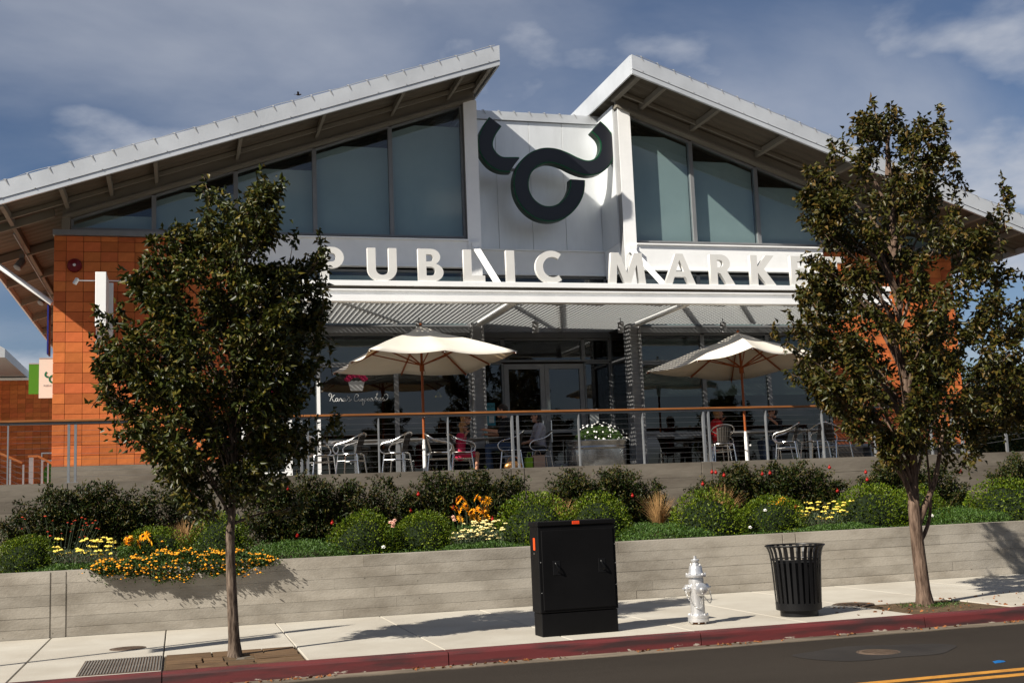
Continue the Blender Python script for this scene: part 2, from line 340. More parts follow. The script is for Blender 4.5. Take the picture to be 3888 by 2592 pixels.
    def mesh(s, name, mats, smooth=False, bevel=0):
        me = bpy.data.meshes.new(name); me.from_pydata(s.v, [], s.f)
        for m in (mats if isinstance(mats, (list, tuple)) else [mats]): me.materials.append(MATS[m])
        if any(s.mi): me.polygons.foreach_set('material_index', s.mi)
        bm = bmesh.new(); bm.from_mesh(me)
        bmesh.ops.remove_doubles(bm, verts=bm.verts, dist=1e-5) if smooth else None
        bmesh.ops.recalc_face_normals(bm, faces=bm.faces)
        if bevel: bmesh.ops.bevel(bm, geom=list(bm.edges), offset=bevel, segments=1, affect='EDGES', clamp_overlap=True)
        bm.to_mesh(me); bm.free()
        if smooth:
            me.polygons.foreach_set('use_smooth', [True]*len(me.polygons))
            try: me.set_sharp_from_angle(angle=R(42))
            except Exception: pass
        me.update(); return me
    def build(s, name, mats, parent=None, smooth=False, bevel=0, loc=None, rot=None):
        return link(name, s.mesh(name, mats, smooth, bevel), parent, loc, rot)
def box(name, b, m, parent=None, bevel=0): return MB().box(*b).build(name, m, parent, bevel=bevel)
def npmesh(name, V, F, mats, mi=None):
    me = bpy.data.meshes.new(name); nV = len(V); nF = len(F); k = F.shape[1]
    me.vertices.add(nV); me.vertices.foreach_set('co', np.asarray(V, np.float32).ravel())
    me.loops.add(nF*k); me.loops.foreach_set('vertex_index', np.asarray(F, np.int32).ravel())
    me.polygons.add(nF); me.polygons.foreach_set('loop_start', np.arange(0, nF*k, k, dtype=np.int32))
    if mi is not None: me.polygons.foreach_set('material_index', np.asarray(mi, np.int32))
    for m in (mats if isinstance(mats, (list, tuple)) else [mats]): me.materials.append(MATS[m])
    me.update(calc_edges=True); me.validate(); return me
def unit(a): return a/np.maximum(np.linalg.norm(a, axis=1, keepdims=True), 1e-6)
def leaves(C, D, length, width, fold=0.35, curl=0.15, rng=RNG, sizevar=0.3):
    """folded four-point leaves at centres C growing along D"""
    n = len(C); D = unit(D); rv = unit(rng.normal(size=(n, 3))); S = unit(np.cross(D, rv)); U = np.cross(S, D)
    l = (length*(1+rng.uniform(-sizevar, sizevar, n)))[:, None]; w = (width*(1+rng.uniform(-sizevar, sizevar, n)))[:, None]
    b = C - D*l*0.5; t = C + D*l*0.5 - U*l*curl; q = C - D*l*0.06
    Lf = q + S*w*0.5 + U*w*fold; Rt = q - S*w*0.5 + U*w*fold
    V = np.stack([b, Lf, t, Rt], 1).reshape(-1, 3); i = np.arange(n)*4
    F = np.concatenate([np.stack([i, i+1, i+2], 1), np.stack([i, i+2, i+3], 1)]); return V, F

# ================================================================== SETTING
def sheet(name, x0, x1, y0, y1, z, m, nx=1, ny=1, amp=0.0, z1=None):
    V = []; F = []
    for j in range(ny+1):
        for i in range(nx+1):
            u, v = i/nx, j/ny; zz_ = z if z1 is None else z+(z1-z)*v
            V.append((x0+(x1-x0)*u, y0+(y1-y0)*v, zz_+(random.uniform(-amp, amp) if 0 < i < nx and 0 < j < ny else 0)))
    for j in range(ny):
        for i in range(nx): a = j*(nx+1)+i; F.append((a, a+1, a+nx+2, a+nx+1))
    me = bpy.data.meshes.new(name); me.from_pydata(V, [], F); me.materials.append(MATS[m]); me.update()
    return tag(link(name, me), kind='structure')
sheet('ground', -900, 900, -900, 900, -0.32, 'gutter')
road = sheet('road', -200, 200, 1.2, 12.42, -0.150, 'asphalt')
for y in (9.20, 9.45): # double yellow centre line
    box('road_marking', (-200, 200, y, y+0.12, -0.149, -0.146), 'road_yellow', road)
patch = MB(); N = 40
patch.add([(7.05+0.92*math.cos(a)*(1+0.08*math.sin(3*a+1)), 11.2+0.5*math.sin(a)*(1+0.1*math.sin(5*a)), -0.1465) for a in [2*PI*k/N for k in range(N)]], [tuple(range(N))])
patch.build('asphalt_patch', 'asphalt_patch', road)
tag(MB().box(-200, 200, 12.40, 12.70, -0.30, -0.142).build('gutter', 'gutter'), kind='structure')
kerb = tag(box('kerb', (-200, 200, 12.72, 12.86, -0.3, -0.03), 'gutter'), kind='structure')
JX = [1.31-1.475*9+1.475*k for k in range(26)]
for k in range(0, len(JX)-2, 2):
    x0, x1 = JX[k]+0.006, JX[k+2]-0.006
    prof = [(12.660, -0.155), (12.672, -0.03), (12.680, -0.012), (12.700, 0.0), (12.865, 0.002), (12.865, -0.155)]
    b = MB(); n = len(prof)
    b.add([(x0, y, z) for y, z in prof]+[(x1, y, z) for y, z in prof], [tuple(range(n)), tuple(range(2*n-1, n-1, -1))]+[(i, n+i, n+(i+1) % n, (i+1) % n) for i in range(n)])
    b.build('kerb_stone', 'kerb_paint', kerb)
pave = tag(box('pavement', (-200, 200, 12.87, 17.25, -0.3, -0.022), 'concrete_dark'), kind='structure')
for k in range(len(JX)-1):
    x0, x1 = JX[k]+0.007, JX[k+1]-0.007
    y0 = 12.874
    if abs(x0+0.158) < 0.05 or abs(x0-8.692) < 0.05: y0 = 14.26
    MB().box(x0, x1, y0, 17.21, -0.03, 0.0).build('slab', 'sidewalk', pave, bevel=0.006)
for x0, x1 in ((-200, JX[0]), (JX[-1], 200)): MB().box(x0, x1, 12.874, 17.21, -0.03, 0.0).build('slab', 'sidewalk', pave)
opp = tag(box('opposite_pavement', (-200, 200, -9, 1.2, -0.3, 0.0), 'gutter'), kind='structure')
sheet('opposite_verge', -200, 200, -120, -9, -0.02, 'mulch')
sheet('planter_bed', -30, 40, 17.48, 21.62, 0.78, 'soil', 140, 12, 0.03, z1=1.02)
tag(box('terrace_floor', (-45, 45, 21.80, 24.9, 1.6, 2.10), 'terrace_concrete'), kind='structure')
tag(box('plaza', (-120, -2.45, 24.91, 140, 1.6, 2.098), 'sidewalk'), kind='structure')
tag(box('plaza_east', (18.9, 140, 24.91, 140, 1.6, 2.098), 'sidewalk'), kind='structure')

# tree pits and covers in the pavement
pit = tag(sheet('tree_pit', -0.150, 1.302, 12.87, 14.255, -0.016, 'mulch', 14, 12, 0.008), kind='structure')
rows = [(12.885, 13.30, [-0.14, 0.18, 0.50, 0.78, 1.29]), (13.31, 13.78, [-0.14, 0.25, 0.47]), (13.31, 13.78, [0.80, 1.29]), (13.79, 14.245, [-0.14, 0.36, 0.92, 1.29])]
for y0, y1, xs in rows:
    for a, b in zip(xs[:-1], xs[1:]):
        q = MB(); pts = [(a+.008, y0+.006), ((a+b)/2+random.uniform(-.04, .04), y0+random.uniform(.004, .02)), (b-.008, y0+.008), (b-.006-random.uniform(0, .02), (y0+y1)/2), (b-.008, y1-.006), ((a+b)/2, y1-random.uniform(.004, .02)), (a+.008, y1-.008), (a+.006+random.uniform(0, .015), (y0+y1)/2)]
        zt = random.uniform(-0.004, 0.007); n = len(pts)
        q.add([(x, y, -0.03) for x, y in pts]+[(x, y, zt) for x, y in pts], [tuple(range(n-1, -1, -1)), tuple(range(n, 2*n))]+[(i, (i+1) % n, n+(i+1) % n, n+i) for i in range(n)])
        q.build('flagstone', 'flagstone', pit)
sheet('tree_pit_mulch', 8.70, 10.16, 12.87, 14.255, -0.012, 'mulch', 20, 16, 0.010)

cover = tag(box('utility_cover', (-1.00, -0.185, 12.93, 14.22, -0.02, 0.004), 'iron'), 'ribbed grey metal utility cover set in pavement beside left tree pit', 'cover')
q = MB()
for k in range(27): q.box(-0.985+k*0.03, -0.972+k*0.03, 12.95, 14.20, 0.004, 0.010)
q.build('ribs', 'grate_steel', cover)
def manhole(name, c, r, z, m, label):
    o = MB().lathe([(r*1.12, z-0.02), (r*1.12, z+0.003), (r*1.03, z+0.004), (r*1.03, z-0.001)], 32, (c[0], c[1], 0)).build(name, m, None, True)
    tag(o, label, 'manhole')
    lid = MB().lathe([(r, z-0.015), (r, z+0.003), (r*.98, z+0.006)], 32, (c[0], c[1], 0)).build('lid', m, o, True)
    ring = MB()
    for k in range(-4, 5):
        h = math.sqrt(max(0, (r*.85)**2-(k*r*.19)**2)); ring.box(c[0]-h, c[0]+h, c[1]+k*r*.19-.008, c[1]+k*r*.19+.008, z+0.005, z+0.009)
    ring.build('tread', m, lid)
    return o
manhole('manhole_cover', (-0.59, 15.24), 0.19, 0.001, 'iron', 'small round rusty manhole cover in pavement by retaining wall')
manhole('manhole_cover', (8.80, 14.42), 0.24, 0.001, 'iron', 'round dark manhole cover in pavement between litter bin and right tree')
manhole('manhole_cover', (7.07, 11.18), 0.20, -0.148, 'iron', 'round manhole cover in the asphalt road')

# ------------------------------------------------------------------ low board-marked wall
low = tag(box('retaining_wall', (-30, 45, 17.235, 17.50, -0.2, 0.872), 'board_concrete'), 'low board-marked concrete retaining wall along the pavement', 'wall')
def boards(parent, x0, x1, zs, yf, m, gaps, lo, hi, seed):
    rg = random.Random(seed)
    cuts = sorted([x0, x1]+[g for gg in gaps for g in gg])
    for z0, z1 in zip(zs[:-1], zs[1:]):
        for s0, s1 in zip(cuts[:-1], cuts[1:]):
            x = s0+0.010
            while x < s1-0.02:
                L_ = rg.uniform(lo, hi); xe = min(x+L_, s1-0.010)
                if s1-xe < 0.8: xe = s1-0.010
                d = rg.uniform(0.003, 0.0085)
                # slightly wavy long edges, so that joints waver
                n = max(2, int((xe-x)/0.25)); top = []; bot = []
                for i in range(n+1):
                    xx = x+(xe-x)*i/n; top.append((xx, z1-0.0006-rg.uniform(0, .0022))); bot.append((xx, z0+0.0006+rg.uniform(0, .0022)))
                MB().prism_xz(bot+top[::-1], yf-d, yf+0.02).build('board_imprint', m, parent)
                x = xe+0.003
boards(low, -6, 22, [0.0, 0.125, 0.27, 0.42, 0.565, 0.715, 0.868], 17.232, 'board_concrete', [(-1.66, -1.46), (9.32, 9.55)], 2.2, 4.8, 3)
tw = tag(box('retaining_wall', (-45, 45, 21.62, 21.86, 0.0, 2.172), 'terrace_concrete'), 'tall concrete terrace wall behind the planted bed', 'wall')
boards(tw, -8, 24, [0.80, 1.03, 1.25, 1.47, 1.69, 1.88, 2.168], 21.618, 'terrace_concrete', [(-1.83, -1.58), (6.08, 6.34), (10.02, 10.25)], 3.2, 7.5, 5)

# ================================================================== MARKET BUILDING
B = empty('market_building', (8.17, 25, 2.1))
tag(B, 'market hall with two sloping metal roofs, glazed gables and orange tile walls', 'building')
Bi = Matrix.Translation((-8.17, -25, -2.1))
def bp(o):                       # hang a part built in world space under the building
    o.parent = B; o.matrix_parent_inverse = Bi; return o
def part(mb, name, m, parent=None, **k):
    o = mb.build(name, m, parent, **k)
    return o if parent else bp(o)
ZL = lambda x: 10.77+0.343*(x-6.48)          # underside of left roof deck edge
ZR = lambda x: 10.77-0.343*(x-9.86)
MIR = 16.34
def mx(x): return MIR-x

# --- roofs
for side in (0, 1):
    Z = ZL if side == 0 else ZR; f = (lambda x: x) if side == 0 else mx
    xi, xo = 6.62, -4.0                                     # inner (high) and outer (low) edge
    a, b = sorted((f(xi), f(xo)))
    deck = part(MB().add([(x, y, Z(x)+dz) for dz in (0.16, 0.34) for y in (23.32, 44) for x in (a, b)],
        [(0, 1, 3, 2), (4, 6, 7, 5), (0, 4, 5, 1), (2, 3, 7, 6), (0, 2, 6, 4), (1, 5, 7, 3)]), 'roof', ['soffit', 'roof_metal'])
    # corrugated soffit
    cor = MB(); nx = 260; V = []; F = []
    for i in range(nx+1):
        y = 23.40+20.5*i/nx
        for x in (a+.02, b-.02): V.append((x, y, Z(x)+0.150-(0.022 if (i//2) % 2 else 0)))
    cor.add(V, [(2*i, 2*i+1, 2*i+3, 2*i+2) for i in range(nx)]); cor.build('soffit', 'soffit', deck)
    # front fascia: tall upper strip and lower lip
    for nm, z0, z1, yy in (('fascia', 0.105, 0.43, 23.255), ('fascia_lip', -0.005, 0.098, 23.27)):
        MB().add([(a-.03, yy, Z(a)+z0), (b+.03, yy, Z(b)+z0), (b+.03, yy, Z(b)+z1), (a-.03, yy, Z(a)+z1), (a-.03, 23.335, Z(a)+z0), (b+.03, 23.335, Z(b)+z0), (b+.03, 23.335, Z(b)+z1), (a-.03, 23.335, Z(a)+z1)],
            [(0, 1, 2, 3), (7, 6, 5, 4), (0, 4, 5, 1), (3, 2, 6, 7), (0, 3, 7, 4), (1, 5, 6, 2)]).build(nm, 'fascia', deck)
    # edge strips along the depth of the roof (inner high edge, outer low eave)
    for x_, zt in ((xi, 0.44), (xo, 0.42)):
        X = f(x_); sgn = 1 if (side == 0) == (x_ == xi) else -1
        MB().box(min(X, X+sgn*.04), max(X, X+sgn*.04), 23.337, 44, Z(X)+0.0, Z(X)+zt).build('edge_strip', 'fascia', deck)
    # outriggers and purlins under the deck
    xs = [-3.20, -2.15, -1.30, -0.42, 1.22, 2.90, 4.56, 5.85, 6.47]
    for x_ in xs:
        X = f(x_); w = 0.07 if x_ != 6.47 else 0.10
        y1 = 24.98 if x_ > -2.3 else 43
        MB().add([(X-w/2+i*w, y, Z(X-w/2+i*w)+dz) for dz in (-0.02, 0.112) for y in (23.345, y1) for i in (0, 1)],
            [(0, 2, 3, 1), (4, 5, 7, 6), (0, 1, 5, 4), (2, 6, 7, 3), (0, 4, 6, 2), (1, 3, 7, 5)]).build('outrigger', 'soffit_steel', deck)
    # rake beam along the glazing head, and cross purlins under the left and right eaves
    def rake(y0, y1, xa, xb, zo, zt, nm):
        xa, xb = sorted((f(xa), f(xb)))
        MB().add([(x, y, Z(x)+dz) for dz in (zo, zt) for y in (y0, y1) for x in (xa, xb)],
            [(0, 1, 3, 2), (4, 6, 7, 5), (0, 4, 5, 1), (2, 3, 7, 6), (0, 2, 6, 4), (1, 5, 7, 3)]).build(nm, 'soffit_steel', deck)
    rake(24.86, 24.93, -2.25, 6.46, -0.13, 0.11, 'rake_beam')
    rake(24.78, 24.99, -2.25, 6.46, -0.19, -0.135, 'rake_flange')
    rake(24.50, 24.56, -3.96, 6.40, 0.02, 0.11, 'purlin')
    for y in (25.0, 27.6, 30.2, 32.8, 35.4, 38.0, 40.6): rake(y, y+0.07, -3.98, -2.42, -0.06, 0.11, 'purlin')
    # clips for the rope light along the fascia top and rivet heads on the seam
    me = MB().add([(0, -.012, .012), (.02, -.012, .018), (.075, -.004, -.085), (.055, -.004, -.075), (-.03, .0, .03), (.03, .0, .035), (.03, .02, .03), (-.03, .02, .025)], [(0, 1, 2, 3), (4, 5, 6, 7), (0, 4, 5, 1)]).mesh('clip', 'grey_paint')
    x_ = -3.9
    while x_ < 6.6:
        X = f(x_); link('clip', me, deck, (X, 23.250, Z(X)+0.43)); x_ += 0.383
    rv = MB()
    for k in range(18):
        X = f(-3.8+k*0.6); rv.lathe([(0.012, 0), (0.010, -.008)], 8, (X, 23.254, Z(X)+0.125), 'Y')
    tag(rv.build('rivet', 'grey_paint', deck), kind='stuff')
    # slack rope light along the top edge
    rp = MB(); pts = []
    for k in range(120):
        X = f(-3.9+10.45*k/119); pts.append((X, 23.262, Z(X)+0.437+0.018*abs(math.sin(k*.31))*(1+2.0*max(0, math.sin(k*.11)-.6))))
    rp.tube(pts, 0.006, 5).build('rope_light', 'grey_paint', deck)

# --- tile walls
TW, TH = 0.333, 0.2075
tme = {}
def tile_mesh(w, h):
    k = (round(w, 3), round(h, 3))
    if k not in tme: tme[k] = MB().box(0, w-0.008, 0, 0.03, 0, h-0.008).mesh('tile', 'tile', bevel=0.003)
    return tme[k]
wl_ = part(MB().box(-2.40, 1.24, 25.02, 25.25, 2.1, 7.262), 'tile_wall', 'grout')
zt = 7.262; z = zt-0.115
rowsz = [(zt-0.115, 0.115)]
while z > 2.46+TH: z -= TH; rowsz.append((z, TH))
colsx = [(-2.42, 0.235)]; x = -2.42+0.235
while x < 1.24-0.02: w = min(TW, 1.24-x); colsx.append((x, w)); x += w
for z, h in rowsz:
    for x, w in colsx:
        o = link('tile', tile_mesh(w, h), wl_, (x+0.004, 24.985+random.uniform(-.0015, .0015), z+0.004))
MB().box(-2.42, 1.26, 24.93, 25.25, 2.1, rowsz[-1][0]).build('plinth', 'terrace_concrete', wl_)
MB().box(-2.44, 1.26, 24.90, 25.10, 7.266, 7.375).build('cap_flashing', 'frame_grey', wl_)
wr = part(MB().box(15.10, 18.74, 25.02, 25.25, 2.1, 7.262), 'tile_wall', 'grout')
tj = MB(); z = 7.262
while z > 2.5:
    z -= TH; x = 15.10
    while x < 18.72:
        w = min(TW, 18.76-x); tj.box(x+.004, x+w-.004, 24.987, 25.02, z+.004, z+TH-.004); x += w
tag(tj.build('tile', 'tile_joined', wr), kind='stuff')
MB().box(15.08, 18.76, 24.93, 25.25, 2.1, z).build('plinth', 'terrace_concrete', wr)
MB().box(15.08, 18.78, 24.90, 25.10, 7.266, 7.375).build('cap_flashing', 'frame_grey', wr)
# orange tile on the building's two outer flanks, shell and interior
for X in (-2.40, 18.50):
    part(MB().box(X, X+0.24, 25.26, 43.5, 1.7, 7.0), 'flank_wall', 'tile_joined')
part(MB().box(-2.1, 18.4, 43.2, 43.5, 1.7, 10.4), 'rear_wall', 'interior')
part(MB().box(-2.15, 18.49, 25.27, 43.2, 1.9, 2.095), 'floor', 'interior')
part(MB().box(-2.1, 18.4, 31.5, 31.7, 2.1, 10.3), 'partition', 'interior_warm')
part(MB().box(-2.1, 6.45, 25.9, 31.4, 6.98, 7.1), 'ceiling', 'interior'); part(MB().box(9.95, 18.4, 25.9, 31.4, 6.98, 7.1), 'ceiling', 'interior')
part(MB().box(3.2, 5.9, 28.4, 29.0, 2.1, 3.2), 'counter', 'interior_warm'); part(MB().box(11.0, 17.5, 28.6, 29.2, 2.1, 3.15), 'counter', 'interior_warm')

# --- glazing
def ibeam(name, x0, x1, z0, z1, y, m, parent=None, d=0.16):
    q = MB().box(x0, x1, y-d/2+.05, y+d/2-.05, z0+.034, z1-.034)
    q.box(x0, x1, y-d/2, y+d/2, z1-.034, z1); q.box(x0, x1, y-d/2, y+d/2, z0, z0+.034)
    return part(q, name, m, parent)
def winpart(name, poly, ypl, glass, blind_z=None, blind_to=None, fw=0.045):
    """one glazed bay: frame > pane, blind; poly = (x0, x1, zbottom, ztop at x0, ztop at x1)"""
    x0, x1, zb, za, zc = poly; q = MB()
    q.box(x0, x0+fw, ypl-.05, ypl+.07, zb, za-.02) if za-zb > .1 else None
    q.box(x1-fw, x1, ypl-.05, ypl+.07, zb, zc-.02) if zc-zb > .1 else None
    q.box(x0+fw, x1-fw, ypl-.05, ypl+.07, zb, zb+fw)
    q.add([(x0+fw, y, za-dz) for y in (ypl-.05, ypl+.07) for dz in (fw, 0)]+[(x1-fw, y, zc-dz) for y in (ypl-.05, ypl+.07) for dz in (fw, 0)],
          [(0, 4, 5, 1), (2, 3, 7, 6), (0, 2, 6, 4), (1, 5, 7, 3), (0, 1, 3, 2), (4, 6, 7, 5)])
    w = part(q, name, 'frame_grey')
    g = MB(); gx0, gx1 = x0+fw*.6, x1-fw*.6
    g.add([(gx0, ypl, zb+.02), (gx1, ypl, zb+.02), (gx1, ypl, zc-.02), (gx0, ypl, za-.02)], [(0, 1, 2, 3)]).build('pane', glass, w)
    if blind_z:
        bt = blind_z; bb = blind_to if blind_to else zb+0.03
        pts = [(x0+.03, bb), (x1-.03, bb)]
        sl = (zc-za)/(x1-x0)
        tr = min(bt, zc-.10); tl = min(bt, za-.10)
        pts += [(x1-.03, tr)]
        if abs(tr-tl) > 1e-3 and abs(sl) > 1e-6:
            xc = x0+(bt+.10-za)/sl
            if x0 < xc < x1: pts.append((xc, bt))
        pts += [(x0+.03, tl)]
        MB().prism_xz(pts, ypl+.14, ypl+.15).build('blind', 'blind', w)
    return w
YG = 25.06
mull = [-2.10, -0.48, 1.19, 2.86, 4.54, 6.20]
btop = [7.75, 8.30, 8.88, 9.46, 10.02]
for k in range(5):
    x0, x1 = mull[k], mull[k+1]
    winpart('gable_window', (x0, x1, 7.40, ZL(x0)-.19, ZL(x1)-.19), YG, 'glass_upper', btop[k])
    winpart('gable_window', (mx(x1), mx(x0), 7.40, ZR(mx(x1))-.19, ZR(mx(x0))-.19), YG, 'glass_upper', btop[k])
# posts at the gable ends and the tall steel columns beside the entrance
for X in (-2.25, 18.45): part(MB().box(X-.02, X+.14, 24.88, 25.06, 7.376, (ZL(-2.2) if X < 0 else ZR(18.5))-.16), 'gable_post', 'soffit_steel')
for X0, zt_ in ((6.215, ZL(6.35)), (9.93, ZR(10.0))):
    q = MB().box(X0, X0+.03, 24.86, 25.12, 2.1, zt_-.17); q.box(X0+.25, X0+.28, 24.86, 25.12, 2.1, zt_-.17); q.box(X0+.03, X0+.25, 24.97, 25.00, 2.1, zt_-.17)
    part(q, 'column', 'column_grey' if X0 < 8 else 'column_grey')
    part(MB().box(X0-.012, X0+.292, 24.84, 24.858, 5.9, zt_-.17), 'column_cover', 'white_steel')
ibeam('sill_beam', 1.262, 6.205, 6.70, 7.34, 24.90, 'white_steel'); ibeam('sill_beam', 10.225, 15.07, 6.70, 7.34, 24.90, 'white_steel')
# clerestory strip behind the letters
cl = [1.26, 2.86, 4.54, 6.20]
for a, b in zip(cl[:-1], cl[1:]):
    winpart('clerestory_window', (a, b, 5.40, 6.66, 6.66), YG, 'glass_upper', 6.60); winpart('clerestory_window', (mx(b), mx(a), 5.40, 6.66, 6.66), YG, 'glass_upper', 6.60)
part(MB().box(1.26, 6.20, 24.94, 25.10, 5.255, 5.395), 'head_rail', 'frame_grey'); part(MB().box(10.22, 15.08, 24.94, 25.10, 5.255, 5.395), 'head_rail', 'frame_grey')
for a, b in zip(cl[:-1], cl[1:]):
    winpart('shop_window', (a, b, 4.58, 5.25, 5.25), YG, 'glass_store', 5.22, 4.62)
    winpart('shop_window', (a, b, 2.92, 4.57, 4.57), YG, 'glass_store'); winpart('shop_window', (a, b, 2.10, 2.91, 2.91), YG, 'glass_store')
    winpart('shop_window', (mx(b), mx(a), 4.58, 5.25, 5.25), YG, 'glass_store', 5.22, 4.62)
    winpart('shop_window', (mx(b), mx(a), 2.92, 4.57, 4.57), YG, 'glass_store', 4.54, 3.80); winpart('shop_window', (mx(b), mx(a), 2.10, 2.91, 2.91), YG, 'glass_store')
q = MB().box(1.262, 1.40, 24.95, 25.00, 2.1, 5.25); q.box(2.14, 2.29, 24.95, 25.00, 2.1, 5.25); q.box(1.40, 2.14, 24.95, 25.00, 2.1, 2.34); q.box(1.40, 2.14, 24.95, 25.00, 2.96, 3.04); q.box(1.40, 2.14, 24.95, 25.00, 4.40, 4.56)
sd_ = part(q, 'side_door', 'white_steel'); MB().tube([(2.20, 24.95, 3.3), (2.20, 24.89, 3.3), (2.20, 24.89, 2.9), (2.20, 24.95, 2.9)], .013, 8).build('handle', 'aluminium', sd_)
part(MB().box(2.83, 2.89, 24.96, 25.005, 2.1, 4.57), 'mullion', 'white_steel')

# --- recessed centre: metal panels above, entrance below
YN = 26.2
px = [6.50, 7.30, 8.14, 8.98, 9.90]
pw = part(MB().box(6.48, 9.94, YN+.03, YN+.2, 6.9, 10.62), 'panel_wall', 'concrete_dark')
for a, b in zip(px[:-1], px[1:]): MB().box(a+.004, b-.004, YN, YN+.028, 7.44, 10.575).build('panel', 'panel_metal', pw, bevel=0.003)
MB().box(6.48, 9.94, YN-.05, YN+.25, 10.585, 10.79).build('gutter_strip', 'fascia', pw)
for k in range(9): link('clip', bpy.data.meshes['clip'], pw, (6.62+k*.383, YN-.055, 10.78))
part(MB().box(6.48, 9.94, YN+.2, 43, 10.4, 10.6), 'flat_roof', 'roof_metal')
ibeam('sill_beam', 6.50, 9.925, 6.80, 7.42, YN-.02, 'white_steel')
for X in (6.47, 9.92): # returns of the recess, glazed below the roofs
    part(MB().box(X-.02, X+.02, 25.13, YN+.19, 7.40, ZL(6.4)-.02), 'return_panel', 'panel_metal')
    part(MB().box(X-.018, X+.018, 25.13, YN-.11, 6.70, 7.395), 'return_beam', 'white_steel')
for a, b in ((6.50, 7.62), (7.62, 8.76), (8.76, 9.93)): winpart('clerestory_window', (a, b, 5.44, 6.79, 6.79), YN+.05, 'glass_store')
part(MB().box(6.50, 9.93, YN-.05, YN+.1, 5.31, 5.435), 'head_rail', 'frame_grey')
for a, b in ((6.50, 7.27), (7.27, 9.25), (9.25, 9.93)): winpart('entrance_window', (a, b, 4.75, 5.30, 5.30), YN+.02, 'glass_store')
for a, b in ((6.50, 7.27), (9.25, 9.93)): winpart('entrance_window', (a, b, 2.10, 4.74, 4.74), YN+.02, 'glass_store')
for a, b, hx in ((7.28, 8.262, 8.16), (8.268, 9.24, 8.36)):
    q = MB(); q.box(a, a+.11, YN-.03, YN+.04, 2.1, 4.70); q.box(b-.11, b, YN-.03, YN+.04, 2.1, 4.70); q.box(a+.11, b-.11, YN-.03, YN+.04, 4.58, 4.70); q.box(a+.11, b-.11, YN-.03, YN+.04, 2.1, 2.36); q.box(a+.11, b-.11, YN-.03, YN+.04, 3.08, 3.16)
    d = part(q, 'door', 'column_grey')
    MB().add([(a+.10, YN+.005, 2.3), (b-.10, YN+.005, 2.3), (b-.10, YN+.005, 4.6), (a+.10, YN+.005, 4.6)], [(0, 1, 2, 3)]).build('pane', 'glass_store', d)
    MB().tube([(hx, YN-.03, 3.36), (hx, YN-.09, 3.36), (hx, YN-.09, 2.86), (hx, YN-.03, 2.86)], 0.014, 8).build('handle', 'aluminium', d, True)
for X in (6.49, 9.94):
    q = MB().box(X-.03, X+.03, 25.13, 25.19, 2.1, 5.4); q.box(X-.03, X+.03, YN-.08, YN-.051, 2.1, 5.4); q.box(X-.03, X+.03, 25.19, YN-.08, 4.66, 4.74); q.box(X-.03, X+.03, 25.19, YN-.08, 2.1, 2.2)
    w = part(q, 'side_window', 'frame_grey')
    MB().add([(X, 25.17, 2.15), (X, YN-.07, 2.15), (X, YN-.07, 6.7), (X, 25.17, 6.7)], [(0, 1, 2, 3)]).build('pane', 'glass_store', w)

# --- canopy
cn = part(MB().box(1.50, 14.84, 21.80, 22.02, 5.70, 5.80), 'canopy', 'white_steel', bevel=.004)
MB().box(1.54, 14.80, 21.86, 22.0, 5.645, 5.697).build('beam_gap_shade', 'concrete_dark', cn)  # dark colour stands in for shade in the gap under the letter ledge
q = MB().box(1.54, 14.80, 21.83, 22.02, 5.62, 5.643); q.box(1.54, 14.80, 21.90, 21.96, 5.53, 5.62); q.box(1.54, 14.80, 21.812, 22.02, 5.405, 5.53)
q.build('front_beam', 'white_steel', cn)
for X in (1.58, 6.36, 10.08, 14.76):
    q = MB().box(X-.07, X+.07, 22.025, 24.84, 5.388, 5.41); q.box(X-.012, X+.012, 22.025, 24.84, 5.41, 5.60); q.box(X-.07, X+.07, 22.025, 24.84, 5.60, 5.622); q.build('joist', 'white_steel', cn)
for x0, x1, ye in ((1.66, 6.28, 24.90), (6.44, 10.0, YN-.06), (10.16, 14.68, 24.90)):
    q = MB(); n = int((x1-x0)/0.107); 
    for k in range(n+1): X = x0+(x1-x0)*k/n; q.box(X-.0018, X+.0018, 22.03, ye, 5.452, 5.522)
    n = int((ye-22.03)/0.107)
    for k in range(n+1): Y = 22.035+(ye-22.04)*k/n; q.box(x0, x1, Y-.0018, Y+.0018, 5.4515, 5.5225)
    tag(q.build('grating', 'galvanised_paint', cn), kind='stuff')
    MB().bar((x0+.25*(x1-x0), 22.1, 5.56), (x0+.62*(x1-x0), ye-.1, 5.56), 0.09, 0.05).build('brace', 'white_steel', cn)
for X in (6.36, 10.08):
    MB().bar((X, 24.80, 7.16), (X, 22.50, 5.64), 0.15, 0.03, (0, 1, .5)).build('strut', 'white_steel', cn)
    q = MB().box(X-.09, X+.09, 24.74, 24.84, 7.10, 7.26); q.build('bracket', 'white_steel', cn)
for X, ph in ((4.87, 0), (7.42, 0), (9.39, 0), (11.86, 0)):
    o = MB().tube([(X, 24.0, 5.45), (X, 24.0, 5.36)], 0.012, 6).build('lamp_stem', 'frame_grey', cn)
    MB().lathe([(0.055, 5.12), (0.07, 5.12), (0.07, 5.35), (0.04, 5.37)], 16, (X, 24.0, 0)).build('downlight', 'column_grey', cn, True)

